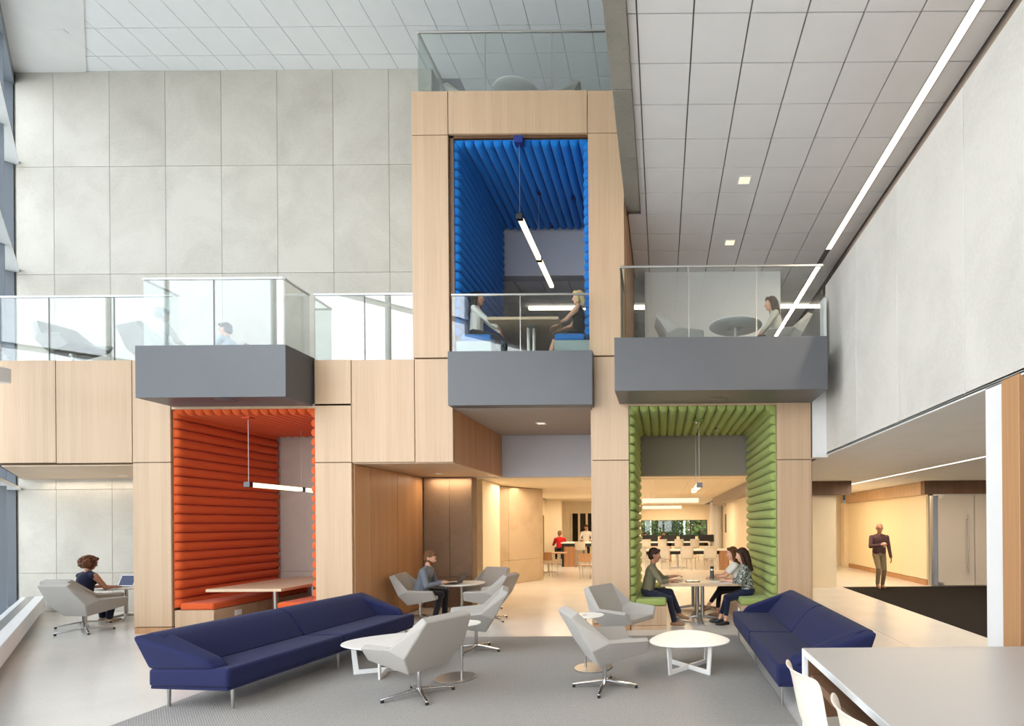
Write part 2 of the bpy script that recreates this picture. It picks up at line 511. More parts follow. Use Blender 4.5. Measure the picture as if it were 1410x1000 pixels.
def thing(name, label, cat, loc=(0, 0, 0), rotz=0.0, group=None):
    o = bpy.data.objects.new(name, None)
    o.empty_display_size = 0.1
    COL.objects.link(o)
    o.location, o.rotation_euler = loc, (0, 0, rotz)
    o['label'], o['category'] = label, cat
    if group:
        o['group'] = group
    return o
def tag(o, label, cat, group=None):
    o['label'], o['category'] = label, cat
    if group:
        o['group'] = group
    return o
def struct(name, mb, material, bevel=0.0, label=None):
    o = mb.build(name, material, bevel=bevel)
    o['kind'] = 'structure'
    o['label'] = label or name.replace('_', ' ')
    return o
KIDS = {}
def dup(root, loc, rotz, label, group=None):
    r = root.copy(); COL.objects.link(r)
    r.location, r.rotation_euler = loc, (0, 0, rotz)
    r['label'] = label
    if group:
        r['group'] = group
    def rec(src, dst):
        for ch in [c for c in bpy.data.objects if c.parent == src]:
            c = ch.copy(); COL.objects.link(c); c.parent = dst
            rec(ch, c)
    rec(root, r)
    return r
def relabel(root, label):
    root['label'] = label
    return root
# ================================================================== SETTING
XL = -13.8           # inner face of the window wall
YB = 11.22           # concrete end wall
Z2, Z3, ZT = 4.6, 9.1, 11.6

# ground, floors ----------------------------------------------------
struct('ground_outside', MB().box(-70, 60, -60, 90, -0.4, -0.12), plain('pale paving', (222, 220, 214), 0.9), label='unseen paving outside, kept pale to bounce light')  # unseen ground, made pale to throw daylight up to the ceilings
struct('floor', MB().prism([(1.3, -3.4), (10.2, -3.4), (10.2, 33), (-6.2, 33), (-6.2, 11.65), (-14.3, 11.65)], -0.12, 0.0), MT['floor'], label='polished pale terrazzo ground floor')
o = MB().box(-5.0, 1.19, 4.62, 8.36, 0.0, 0.009).build('carpet', MT['carpet'])
tag(o, 'large grey ribbed area carpet under the blue sofas', 'carpet')
o = MB().box(5.0, 9.6, 7.0, 14.45, 0.0, 0.008).build('entrance_mat', MT['mat_black'])
tag(o, 'black entrance mat before the frosted glass doors', 'mat')
struct('trim_1', MB().box(3.55, 3.562, 5.0, 14.4, 0.0, 0.0015), MT['joint'], label='thin divider strip in the floor')

# concrete end wall with cast panels -------------------------------
wb = struct('wall_back', MB().box(-14.4, -5.22, YB + 0.03, YB + 0.4, 0, 2.86).box(-14.4, -4.2, YB + 0.03, YB + 0.4, 2.86, 9.05).box(-14.4, -4.86, YB + 0.03, YB + 0.4, 9.05, ZT), MT['joint'], label='tall pale concrete end wall')
xs = [-13.8, -12.99] + [-12.99 + 1.2 * k for k in range(1, 8)] + [-4.2]
zs = [0.0, 0.83, 2.62, 4.93, 7.24, 9.55, ZT]
for i in range(len(xs) - 1):
    for j in range(len(zs) - 1):
        if (zs[j] < 2.9 and xs[i] > -5.3) or (zs[j] > 9 and xs[i] > -4.6):
            continue
        MB().box(xs[i] + 0.003, (min(xs[i + 1], -5.21) if zs[j] < 2.9 else min(xs[i + 1], -4.86) if zs[j] > 9 else xs[i + 1]) - 0.003, YB, YB + 0.05, zs[j] + 0.003, zs[j + 1] - 0.003).build('concrete_panel', MT['conc'], wb, bevel=0.003, segs=1)

# glazed wall running diagonally from the far left corner past the viewer
WA, WT, WN = Vector((-13.82, 11.22)), Vector((0.7296, -0.6839)), Vector((0.6839, 0.7296))
def wp2(sv, d):
    q = WA + WT * sv + WN * d
    return (q.x, q.y)
def wbox(mb, s0, s1, d0, d1, z0, z1):
    pts = [wp2(s0, d0), wp2(s1, d0), wp2(s1, d1), wp2(s0, d1)]
    return mb.prism(pts, z0, z1)
SE, SB = 11.8, 21.2
mbw = MB()
wbox(mbw, -0.1, SB, -0.3, 0.02, -0.02, 0.14); wbox(mbw, -0.1, SE, -0.3, 0.0, ZT - 0.25, ZT)
wl_ = struct('window_1', mbw, MT['alu'], label='tall glazed curtain wall at left')
k = 0
sv = -0.08
while sv < SB:
    zt_ = ZT - 0.25 if sv < SE + 0.3 else 7.0  # past SE the unseen lower part stays glazed, added for light
    wbox(MB(), sv, sv + 0.07, -0.3, -0.02, 0.14, zt_).build('mullion', MT['alu'], wl_)
    if sv + 1.62 < SB:
        wbox(MB(), sv + 0.07, sv + 1.62, -0.22, -0.2, 0.14, zt_).build('pane', MT['pane' if sv < 8 else 'pane_clear'], wl_)  # unseen panes get clearer glass to send more light to the right
    sv += 1.62
for z in (2.62, 4.93, 7.30, 9.62):
    wbox(MB(), 0.0, SE if z > 7 else SB, -0.2, 0.06, z, z + 0.05).build('light_shelf', MT['alu_white'], wl_)
mbw = MB(); wbox(mbw, SE, SB + 0.4, -0.25, 0.0, 7.0, ZT); mbw.box(1.6, 10.2, -3.5, -3.3, 0, ZT)
struct('wall_rear', mbw, MT['white'], label='white wall behind the viewer')
struct('trim_2', MB().box(fx(12, 8.0) - 0.7, fx(12, 8.0), 7.75, 8.05, fz(6, 527, 8.0), fz(6, 507, 8.0)), MT['alu_white'], bevel=0.01, label='pale strut at the left edge')

# atrium ceiling ----------------------------------------------------
ca = struct('ceiling', MB().prism([(1.5, -3.5), (3.0, -3.5), (3.0, 16.2), (-4.9, 16.2), (-4.9, 11.6), (-14.2, 11.6)], ZT + 0.03, ZT + 0.3), MT['grid_l'], label='white tiled ceiling high above the atrium')
wbox(MB(), -0.5, SB, -0.3, 1.06, ZT - 0.02, ZT + 0.03).build('ceiling_border', MT['white'], ca)
MB().prism([(-9.9, 8.42), (2.5, -3.3), (2.9, -3.3), (2.9, 8.42)], ZT, ZT + 0.03).build('ceiling_field', MT['tile_l'], ca)
for i in range(20):
    for j in range(12):
        x0, y0 = -12.28 + 0.6096 * i, 8.43 + 0.6096 * j
        if (x0 < -4.9 and y0 > 11.2) or (Vector((x0 + .61, y0 + .61)) - WA).dot(WN) < 1.0:
            continue
        MB().box(x0 + 0.006, x0 + 0.6036, y0 + 0.006, y0 + 0.6036, ZT, ZT + 0.03).build('tile', MT['tile_l'], ca)
tag(MB().box(-11.95, -11.65, 10.25, 10.33, ZT - 0.032, ZT - 0.018).build('ceiling_vent', MT['white']), 'small slot vent in the white ceiling border', 'vent')

# third floor behind / above ---------------------------------------
struct('wall_upper_back', MB().box(-4.4, 10.2, 16.0, 16.3, Z2, ZT), MT['white'], label='white far wall of the upper floors')
struct('floor_third', MB().box(-4.18, 10.2, YF + 0.05, 16.0, 8.45, Z3 - 0.02).box(-0.33, 10.2, -3.2, YF + 0.05, 7.45, Z3 - 0.02), MT['white'], label='floor slab of the third storey')
# beam at the slab edge with cast joints
bmz = 7.20
beam = struct('wall_beam', MB().box(-0.56, -0.34, -3.2, 9.03, bmz + 0.02, 9.3), MT['joint'], label='long grey concrete edge beam at the ceiling')
ys = [-3.2, -2.0, 1.2] + [fz_ for fz_ in ()]
def beam_y(py):
    return (bmz - HCAM) * FPX / (CY - py)
cuts = [-3.2, -1.5, 1.5, 4.2, beam_y(124), beam_y(218), 9.04]
for a, b in zip(cuts[:-1], cuts[1:]):
    MB().box(-0.577, -0.33, a + 0.006, b - 0.006, bmz, 9.3).build('beam_segment', MT['conc_dark'], beam, bevel=0.006, segs=1)

# tiled ceiling of the right-hand hall and the upper floor ----------
cr = struct('ceiling_right', MB().box(-0.33, 4.0, -3.2, 16.0, 7.31, 7.34).box(-4.2, -0.33, 11.56, 16.0, 7.31, 7.34).box(-0.56, -0.33, 9.05, 11.56, 7.31, 7.34), MT['grid'], label='grey tiled ceiling over the right hall')
TX = [-0.226 + 0.6116 * k for k in range(-7, 7)]
TY = [4.397 - 0.6116 * 3 + 0.6116 * k for k in range(24)]
for k, x0 in enumerate(TX):
    for y0 in TY:
        if y0 > 15.7 or (x0 < -0.9 and y0 < 11.4) or x0 > 3.7:
            continue
        xa, xb = x0 + 0.009, x0 + 0.6026
        if x0 < -0.3 and y0 < 11.4:
            xa = -0.325 if y0 < 9.0 else -0.55
        if xb > 3.3:
            xb = 3.325
        if xb - xa < 0.05:
            continue
        MB().box(xa, xb, y0 + 0.009, y0 + 0.6026, 7.28, 7.312).build('tile', MT['tile'], cr)
for y0 in TY:
    if y0 < 15.7:
        MB().box(3.455, 3.74, y0 + 0.009, y0 + 0.6026, 7.28, 7.312).build('tile', MT['tile'], cr)
MB().box(-0.33, 3.75, -3.2, TY[0], 7.28, 7.30).build('ceiling_field', MT['tile'], cr)
struct('trim_3', MB().box(3.76, 4.3, -3.2, 11.5, 7.16, 7.4), MT['darktrim'], label='dark band beside the tiled ceiling')
o = thing('strip_light', 'long lit linear strip recessed in the grey tiled ceiling', 'light', (3.39, 2.0, 7.28))
MB().box(-0.055, 0.055, -5.1, 8.5, 0.0, 0.02).build('diffuser', MT['lamp_w'], o)
MB().box(-0.065, -0.055, -5.1, 8.5, -0.006, 0.02).box(0.055, 0.065, -5.1, 8.5, -0.006, 0.02).build('frame', MT['steel'], o)
o = thing('linear_light', 'thin lit transverse line of light far back on the upper ceiling', 'light', (0.4, 13.15, 7.2))
MB().box(-3.7, 3.75, -0.04, 0.04, 0.0, 0.07).build('diffuser', MT['lamp_w'], o)
for x in (-3.5, -1.2, 1.2, 3.5):
    MB().cyl((x, 0, 0.069), (x, 0, 0.08), 0.01).build('stem', MT['steel'], o)
def downlight(px, py, z, label, s=0.11, group=None):
    x, y = PZ(px, py, z)
    t = thing('downlight', label, 'light', (x, y, z), 0, group)
    mb = MB()
    for a in ((-s, -s * .8, -s, s), (s * .8, s, -s, s), (-s * .8, s * .8, -s, -s * .8), (-s * .8, s * .8, s * .8, s)):
        mb.box(a[0], a[1], a[2], a[3], -0.008, 0.0)
    mb.build('frame', MT['alu_white'], t)
    MB().box(-s * .8, s * .8, -s * .8, s * .8, -0.003, 0.0).build('lens', MT['lamp_s'], t)
    return t
downlight(1025, 248, 7.28, 'square downlight in the grey tiled ceiling, nearer one')
downlight(1005, 334, 7.28, 'square downlight in the grey tiled ceiling, farther one')

# level-two slab, mezzanine ----------------------------------------
struct('floor_upper', MB().prism([(-11.3, YF + 0.08), (fx(184), YF + 0.08), (fx(184), YB), (-13.75, YB)], 2.87, Z2 - 0.01).box(fx(235), fx(435), YF + 0.08, YB, 3.86, Z2 - 0.01).box(fx(434), -3.55, YF + 0.08, 11.5, 2.87, Z2 - 0.01).box(-3.5, -0.58, YF + 0.06, 11.55, 3.78, Z2 - 0.01)
       .box(-0.75, 2.8, YF + 0.06, 11.55, 3.82, Z2 - 0.01).box(-5.2, 10.2, 11.55, 33, 2.98, Z2 - 0.01).box(3.12, 10.2, -3.2, 11.55, 2.98, Z2 - 0.01),
       plain('upper floor carpet', (92, 88, 86), 0.95), label='floor slab of the second storey')
sof = struct('ceiling_soffit', MB().prism([(-11.2, YF + 0.06), (-8.3, YF + 0.06), (-8.3, YB), (-13.7, YB)], 2.85, 2.87).box(-5.87, -3.52, YF + 0.06, 11.5, 2.85, 2.87), MT['oak_y'], label='oak soffit under the mezzanine')
struct('ceiling_passage', MB().box(-3.5, -1.18, YF, 11.5, 3.76, 3.78).box(-8.25, -5.2, YF, YB, 3.83, 3.86), MT['soffit'], label='taupe soffit under the blue booth')
struct('ceiling_cafe', MB().box(-5.2, 2.6, 11.56, 33, 2.95, 2.98), MT['cream'], label='pale ceiling of the cafe beyond')
cf_ = bpy.data.objects['ceiling_cafe']
for i in range(5):
    for j in range(14):
        MB().box(-2.0 + 0.9144 * i + .006, -2.0 + 0.9144 * (i + 1) - .006, 13.4 + 0.61 * j + .006, 13.4 + 0.61 * (j + 1) - .006, 2.938, 2.95).build('tile', MT['cream'], cf_)
cc = struct('ceiling_hall', MB().box(2.8, 9.9, -3.2, 22, 2.93, 2.98), MT['white'], label='white ceiling of the right hall')
downlight(745, 583, 3.76, 'small square downlight under the blue booth', 0.09)
downlight(604, 652, 2.85, 'tiny downlight in the passage soffit', 0.05)
downlight(169, 655, 2.85, 'tiny downlight in the left oak soffit', 0.05)

# solid piers behind the oak panels --------------------------------
pier = MB()
xa, xb = fx(183), fx(236)
pier.box(xa, xb, YF + 0.05, YB, 0.0, 2.86)                               # left of red booth
pier.box(fx(434), fx(485) - 0.02, YF + 0.05, 11.4, 0.0, 2.86)            # right of red booth
pier.box(fx(816), fx(867), YF + 0.05, 11.5, 0.0, 3.80)                   # between passage and green booth
pier.box(fx(1070), fx(1118), YF + 0.05, 11.5, 0.0, 3.80)                 # right of green booth
pier.box(-11.2, fx(236), YF + 0.05, YF + 0.07, 2.87, Z2 - 0.02)
pier.box(fx(434), fx(624), YF + 0.05, YF + 0.07, 2.87, Z2 - 0.02)          # mezzanine edge
pier.box(fx(434), fx(485) - 0.02, YF + 0.05, 11.2, 2.86, Z2 - 0.02)
pier.box(fx(183), fx(236), YF + 0.05, 11.2, 2.86, Z2 - 0.02)
pier.box(fx(236), fx(434), YF + 0.05, 11.2, 3.86, Z2 - 0.02)
pier.box(fx(816), fx(1118), YF + 0.05, 11.5, 3.83, Z2 - 0.02)
wm = struct('wall_front', pier, MT['gap'], label='oak panelled booth front')
tower = MB()
tower.box(fx(570) + 0.01, fx(623), YF + 0.05, 11.5, Z2 - 0.02, Z3 - 0.02)
tower.box(fx(813), fx(863), YF + 0.05, 11.5, Z2 - 0.02, Z3 - 0.02)
tower.box(fx(623), fx(813), YF + 0.05, 11.5, 8.42, Z3 - 0.02)
wt = struct('wall_tower', tower, MT['gap'], label='oak clad tower around the blue booth')

def panel(px0, px1, py0, py1, parent, mat='oak', g=0.006, y0=YF, th=0.045):
    pxm = (px0 + px1) / 2
    MB().box(fx(px0) + g, fx(px1) - g, y0, y0 + th, fz(pxm, py1) + g, fz(pxm, py0) - g).build('panel', MT[mat], parent, bevel=0.003, segs=1)
for a, b in ((-6, 78), (78, 183)):
    panel(a, b, 496, 638, wm)
panel(183, 236, 496, 637, wm); panel(183, 236, 637, 864, wm)
panel(434, 485, 495, 637, wm); panel(434, 485, 637, 864, wm)
panel(485, 572, 495, 637, wm); panel(572, 625, 494, 637, wm)
panel(816, 867, 491, 634, wm); panel(816, 867, 634, 859, wm)
panel(1070, 1118, 545, 633, wm); panel(1070, 1118, 633, 858, wm)
panel(570, 621, 186, 493, wt); panel(570, 621, 125, 186, wt)
panel(621, 813, 124, 184, wt); panel(813, 863, 183, 490, wt); panel(813, 863, 124, 183, wt)
def plinth(px0, px1, pyt, px_parent):
    MB().box(fx(px0) + 0.004, fx(px1) - 0.004, YF + 0.008, YF + 0.05, 0.0, fz((px0 + px1) / 2, pyt) - 0.008).build('plinth', MT['oak_warm'], px_parent)
plinth(183, 236, 864, wm); plinth(434, 485, 864, wm); plinth(816, 867, 859, wm); plinth(1070, 1118, 858, wm)
# pier flanks seen at an angle
def flank(x, y0, y1, z0, z1, parent, mat, n=1, side=1, name='panel'):
    for k in range(n):
        a, b = y0 + (y1 - y0) * k / n, y0 + (y1 - y0) * (k + 1) / n
        MB().box(x - 0.02, x + 0.02, a + 0.005, b - 0.005, z0, z1).build(name, MT[mat], parent)
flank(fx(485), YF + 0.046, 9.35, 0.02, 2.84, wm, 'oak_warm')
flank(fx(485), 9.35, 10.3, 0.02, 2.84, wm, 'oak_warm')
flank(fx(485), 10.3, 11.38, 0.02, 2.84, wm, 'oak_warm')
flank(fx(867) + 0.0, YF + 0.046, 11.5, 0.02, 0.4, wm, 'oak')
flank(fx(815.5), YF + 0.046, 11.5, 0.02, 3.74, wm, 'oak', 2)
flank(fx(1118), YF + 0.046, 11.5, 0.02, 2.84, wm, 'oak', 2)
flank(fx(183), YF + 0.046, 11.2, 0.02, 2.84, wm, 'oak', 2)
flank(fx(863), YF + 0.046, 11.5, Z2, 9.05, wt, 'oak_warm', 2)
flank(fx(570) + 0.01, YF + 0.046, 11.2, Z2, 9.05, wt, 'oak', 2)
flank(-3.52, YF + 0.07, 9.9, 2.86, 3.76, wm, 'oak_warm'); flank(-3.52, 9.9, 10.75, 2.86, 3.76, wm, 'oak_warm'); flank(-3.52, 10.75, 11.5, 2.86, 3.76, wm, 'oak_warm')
# oak reveal round the blue niche
MB().box(fx(622), fx(627), YF + 0.046, YF + 0.3, Z2, 8.42).box(fx(622), fx(813), YF + 0.046, YF + 0.32, 8.36, 8.43).build('reveal', MT['walnut_z'], wt)

# grey balcony boxes -----------------------------------------------
bx = struct('wall_balcony_red', MB().box(-8.23, -5.87, 8.19, YF + 0.06, 3.83, 4.65), MT['greybox'], bevel=0.006, label='grey balcony front over the red booth')
bx = struct('wall_balcony_blue', MB().box(-3.5, -1.12, 8.6, YF + 0.06, 3.765, 4.66), MT['greybox'], bevel=0.006, label='grey balcony front under the blue booth')
bx = struct('wall_balcony_green', MB().box(-0.70, 2.545, 7.95, YF + 0.06, 3.82, 4.635), MT['greybox'], bevel=0.006, label='wide grey balcony front over the green booth')
for px, py, z, lab in ((312, 551, 3.83, 'round ceiling speaker under the grey balcony above the orange booth'), (990, 550, 3.82, 'round ceiling speaker under the grey balcony above the green booth')):
    x, y = PZ(px, py, z)
    t = thing('ceiling_speaker', lab, 'speaker', (x, y, z))
    MB().lathe([(0.0, -0.012), (0.135, -0.012), (0.15, -0.004), (0.15, 0.0)], 28).build('grille', MT['greybox'], t, smooth=40)

# passage, back walls ----------------------------------------------
wp = struct('wall_passage', MB().box(-5.2, -4.13, 11.42, 11.7, 0, 2.9), MT['conc_shade'], label='shade browned concrete wall at the passage end')
for x0, x1 in ((-5.17, -4.62), (-4.62, -4.13)):
    MB().box(x0 + 0.004, x1 - 0.004, 11.39, 11.43, 0.004, 0.66).build('stone_panel', MT['conc_shade'], wp, bevel=0.003, segs=1)
    MB().box(x0 + 0.004, x1 - 0.004, 11.39, 11.43, 0.668, 2.85).build('stone_panel', MT['conc_shade'], wp, bevel=0.003, segs=1)
struct('wall_header', MB().box(-4.13, -0.6, 11.52, 11.75, 2.85, 3.9), MT['lav'], label='grey bulkhead across the opening')
struct('wall_header_green', MB().box(-0.55, 2.0, 11.52, 11.75, 2.85, 3.9), MT['soffit'], label='taupe bulkhead behind the green booth')
struct('wall_header_upper', MB().box(-3.6, -1.1, 11.5, 11.76, 7.27, 8.5), MT['lav'], label='lavender grey bulkhead behind the blue booth')
struct('wall_core', MB().box(-0.33, 2.63, 11.4, 12.9, Z2, 7.28), MT['white'], label='white partition on the upper floor')
# angled stone clad wall in the cafe
p0, p1 = (-5.06, 14.8), (-3.95, 16.85)
wa = struct('wall_angled', MB().prism([p0, p1, (-3.86, 17.0), (-4.4, 17.3), (-6.2, 17.3), (-6.2, 14.8)], 0, 2.94), MT['conc_brown'], label='angled buff stone wall beyond the passage')
dx, dy = p1[0] - p0[0], p1[1] - p0[1]
ll = math.hypot(dx, dy); nx, ny = dy / ll, -dx / ll
for a, b in ((0.0, 0.42), (0.42, 1.0)):
    for z0, z1 in ((0.0, 0.72), (0.72, 2.93)):
        q = [(p0[0] + dx * a + dx / ll * .004, p0[1] + dy * a + dy / ll * .004), (p0[0] + dx * b - dx / ll * .004, p0[1] + dy * b - dy / ll * .004)]
        MB().prism([(q[0][0] + nx * .02, q[0][1] + ny * .02), (q[1][0] + nx * .02, q[1][1] + ny * .02), q[1], q[0]], z0 + .004, z1 - .004).build('stone_panel', MT['conc_brown'], wa)
struct('wall_pier', MB().box(-4.83, -4.55, 13.3, 14.7, 0, 2.94), MT['cream'], label='narrow pale pier beside the stone wall')
# cafe back walls
struct('wall_cafe_left', MB().box(-6.0, -5.2, 11.7, 14.8, 0, 2.95).box(-6.2, -5.35, 17.3, 30, 0, 2.95).box(-5.35, -4.62, 24.0, 24.3, 0, 2.95), MT['cream'], label='cream side wall of the cafe')
struct('wall_cafe_back', MB().box(-5.4, -4.7, 27.0, 27.3, 0, 2.95).box(-4.7, -3.1, 27.0, 27.3, 2.35, 2.95).box(-4.7, -3.1, 27.0, 27.3, 0, 0.9).box(-3.1, -1.25, 27.0, 27.3, 0, 2.95), MT['cream'], label='cream back wall of the cafe')
w4 = struct('window_4', MB().box(-4.7, -3.1, 27.1, 27.14, 0.9, 2.35), plain('dark window glass', (16, 18, 20), 0.1), label='dark narrow windows at the cafe back')
for k in range(5):
    MB().box(-4.72 + 0.4 * k, -4.62 + 0.4 * k, 27.0, 27.14, 0.9, 2.35).build('mullion', MT['cream'], w4)
w5 = struct('window_5', MB().box(-5.34, -5.3, 21.0, 23.6, 0.5, 2.2), plain('dark side glass', (16, 18, 20), 0.1), label='dark side window of the cafe')
# far window onto trees
struct('wall_far', MB().box(-1.3, 4.0, 32.0, 32.3, 0, 1.0).box(-1.3, 4.0, 32.0, 32.3, 2.0, 2.95).box(2.75, 4.0, 32, 32.3, 1.0, 2.0), MT['cream'], label='cream far wall under the strip window')
struct('wall_far_side', MB().box(-1.45, -1.25, 27.0, 32.2, 0, 2.95), MT['cream'], label='cream return wall by the far window')
w3 = struct('window_3', MB().box(-1.3, 2.75, 32.02, 32.08, 0.98, 1.03).box(-1.3, 2.75, 32.02, 32.08, 1.97, 2.02), MT['black'], label='far strip window with trees outside')
for k in range(5):
    MB().box(-1.27 + 1.0 * k, -1.21 + 1.0 * k, 32.0, 32.1, 1.0, 2.0).build('mullion', MT['black'], w3)
for k in range(4):
    MB().box(-1.21 + 1.0 * k, -0.27 + 1.0 * k, 32.04, 32.06, 1.03, 1.97).build('pane', MT['pane'], w3)
struct('wall_cafe_column', MB().lathe([(0.33, 0), (0.33, 2.94)], 24, (2.98, 28.5, 0)), MT['white'], label='round white column near the far window')
struct('wall_cafe_right', MB().box(2.56, 2.75, 11.56, 20.6, 0, 2.95).box(3.3, 3.5, 20.6, 33, 0, 2.95).box(2.75, 3.5, 20.5, 20.6, 0, 2.95), MT['cream'], label='cream right wall of the cafe')
struct('trim_4', MB().box(2.35, 3.3, 11.8, 24.0, 2.6, 2.95), MT['soffit'], label='dropped bulkhead along the cafe wall')

# right: concrete parapet wall above the hall -----------------------
XW = 2.8
wr = struct('wall_right', MB().box(XW + 0.03, XW + 0.3, -3.2, 8.84, 2.96, 5.80), MT['joint'], label='grey concrete parapet wall above the right hall')
cuts = [-3.2, -2.6, -1.3, 0.0, 1.3, 2.55, 3.70, 4.81, 6.18, 7.48, 8.85]
for a, b in zip(cuts[:-1], cuts[1:]):
    MB().box(XW, XW + 0.05, a + 0.003, b - 0.003, 2.96, 5.80).build('concrete_panel', MT['conc_grey'], wr, bevel=0.004, segs=1)
MB().box(XW, XW + 0.3, -3.2, 8.85, 2.945, 2.96).build('concrete_underside', MT['conc_dark'], wr)
struct('wall_infill', MB().box(fx(1118.5) + 0.02, XW + 0.02, YF + 0.03, YF + 0.3, 2.9, 4.59), MT['white'], label='white infill between oak pier and concrete')
struct('wall_end_post', MB().box(2.70, 2.745, 8.62, 8.82, 4.64, 5.5), MT['white'], label='white upright at the balcony end')
# white jamb and oak post at the right edge
struct('trim_5', MB().box(XW, XW + 0.25, 4.27, 4.51, 0, 2.945), MT['white'], bevel=0.004, label='white jamb at the right opening')
struct('trim_6', MB().box(XW - 0.02, XW + 0.3, 4.06, 4.268, 0, 2.945), MT['oak_warm'], bevel=0.004, label='oak post at the right edge')
struct('wall_right_near', MB().box(XW + 0.04, XW + 0.3, -3.2, 4.05, 0, 2.945), MT['walnut_z'], label='brown panelled wall at the right edge')
# hall beyond
struct('wall_hall_far', MB().box(2.55, 4.85, 14.55, 14.7, 0, 2.95), MT['cream'], label='cream wall left of the hall')
o = struct('wall_glow', MB().box(4.15, 4.84, 14.5, 14.55, 0.0, 2.5), MT['cream'], label='tall cream panel left of the hall')
hd = struct('trim_7', MB().box(4.0, 5.22, 14.35, 14.75, 2.56, 2.93).box(7.30, 10.0, 14.5, 14.72, 2.56, 2.93), MT['walnut_z'], label='brown oak header over the hall')
hw = struct('wall_hall_right', MB().box(7.5, 7.7, 14.72, 21.3, 0, 2.93).box(7.3, 7.5, 20.9, 21.3, 0, 2.56), MT['cream'], label='cream wall along the corridor')
for k in range(5):
    MB().box(7.40, 7.5, 14.72 + 1.25 * k + .004, 14.72 + 1.25 * (k + 1) - .004, 2.56, 2.92).build('panel', MT['oak'], hw)
for k in range(4):
    MB().box(7.47, 7.5, 14.75 + 1.5 * k + .004, 14.75 + 1.5 * (k + 1) - .004, 0.16, 2.5).build('glass_board', plain('cream backpainted glass', (236, 222, 190), 0.12) if k == 0 else bpy.data.materials['cream backpainted glass'], hw)
MB().box(7.46, 7.5, 14.75, 20.9, 0.0, 0.14).build('skirting', MT['oak_warm'], hw)
struct('wall_hall_back', MB().box(4.0, 7.5, 21.6, 21.9, 0, 2.93).box(4.7, 4.85, 14.7, 21.6, 0, 2.93), MT['cream'], label='cream wall at the corridor end')
d1 = struct('door_1', MB().box(7.5, 7.56, 14.56, 14.62, 0, 2.56).box(7.5, 10.0, 14.56, 14.62, 2.52, 2.56), MT['steel'], label='frosted glass double doors in the hall')
for x0, x1 in ((7.70, 8.71), (8.73, 9.85)):
    MB().box(x0, x1, 14.57, 14.60, 0.02, 2.52).build('door_leaf', MT['frost'], d1)
MB().cyl((8.5, 14.49, 0.35), (8.5, 14.49, 2.0), 0.018).cyl((8.5, 14.49, 0.5), (8.5, 14.58, 0.5), 0.012).cyl((8.5, 14.49, 1.85), (8.5, 14.58, 1.85), 0.012).build('door_handle', MT['steel'], d1, smooth=40)
MB().box(7.56, 7.69, 14.57, 14.6, 0.02, 2.52).build('side_light', plain('blue grey side glass', (138, 148, 166), 0.2), d1)
for z in (0.02, 2.44):
    MB().box(7.70, 7.86, 14.555, 14.575, z, z + 0.08).build('patch_fitting', MT['steel'], d1)
struct('wall_hall_behind_doors', MB().box(7.7, 10.2, 16.6, 16.8, 0, 2.93), MT['lav'], label='grey wall behind the glass doors')
struct('wall_outer_right', MB().box(9.9, 10.2, -3.2, 33, 0, ZT), MT['white'], label='unseen right wall added to block sky light')  # out of view, added to shut out sky light
struct('wall_upper_right', MB().box(5.2, 5.4, -3.2, 16, Z2, 7.45), MT['white'], label='unseen upper corridor wall added to block sky light')  # out of view behind the parapet, added against sky light
struct('ceiling_upper_corridor', MB().box(4.0, 5.4, -3.2, 16, 7.38, 7.45), MT['tile'], label='ceiling over the upper corridor')
struct('wall_cover', MB().box(3.0, 10.2, -3.5, 16.2, ZT, ZT + 0.3).box(2.7, 3.0, -3.5, 16.2, Z3, ZT), MT['white'], label='unseen cover added over the right hall against sky light')  # unseen lid over the right side, added to stop sky light
struct('roof', MB().box(-14.4, 10.3, 16.2, 33.2, Z2 + 3.0, Z2 + 3.2).box(-6.3, -6.2, 11.7, 33, 0, Z2 + 3).box(-6.2, 10.3, 33.0, 33.2, 2.98, Z2 + 3).box(-5.0, -4.87, 11.62, 33, Z2, ZT), MT['white'], label='unseen roof and shell added to keep sky light out')  # unseen enclosure, added so no sky light leaks into the cafe
for a, b, z, yy, lab in ((-0.7, 1.35, 2.55, 19.0, 'white box pendant lamp hanging above the near counter'), (-0.95, 1.0, 2.52, 26.0, 'slim pendant lamp hanging farther back over the tables')):
    t = thing('pendant_lamp', lab, 'lamp', ((a + b) / 2, yy, z))
    MB().box(a - (a + b) / 2, b - (a + b) / 2, -0.06, 0.06, 0.0, 0.16).build('housing', MT['lamp_s'], t, bevel=0.01)
    for s in (-0.7, 0.7):
        MB().cyl((s, 0, 0.16), (s, 0, 2.95 - z), 0.005, n=6).build('wire', MT['steel'], t)
for px, py, lab in ((757, 691, 'small lit ceiling bar at left in the cafe'), (790, 700, 'slanted lit ceiling panel over the cafe bar'), (772, 694, 'long thin lit ceiling bar over the cafe')):
    x, y = PZ(px, py, 2.93)
    t = thing('ceiling_lamp', lab, 'lamp', (x, y, 2.93))
    MB().box(-0.45, 0.45, -0.1, 0.1, 0.0, 0.02).build('diffuser', MT['lamp'], t)
    MB().box(-0.47, 0.47, -0.12, -0.1, -0.005, 0.02).box(-0.47, 0.47, 0.1, 0.12, -0.005, 0.02).build('frame', MT['alu_white'], t)
t = thing('strip_light', 'long lit line in the white ceiling of the right hall', 'light', (5.65, 10.6, 2.93))
MB().box(-0.05, 0.05, -5.6, 5.6, -0.006, 0.0).build('diffuser', MT['lamp_w'], t)
MB().box(-0.06, -0.05, -5.6, 5.6, -0.01, 0.0).box(0.05, 0.06, -5.6, 5.6, -0.01, 0.0).build('frame', MT['alu_white'], t)
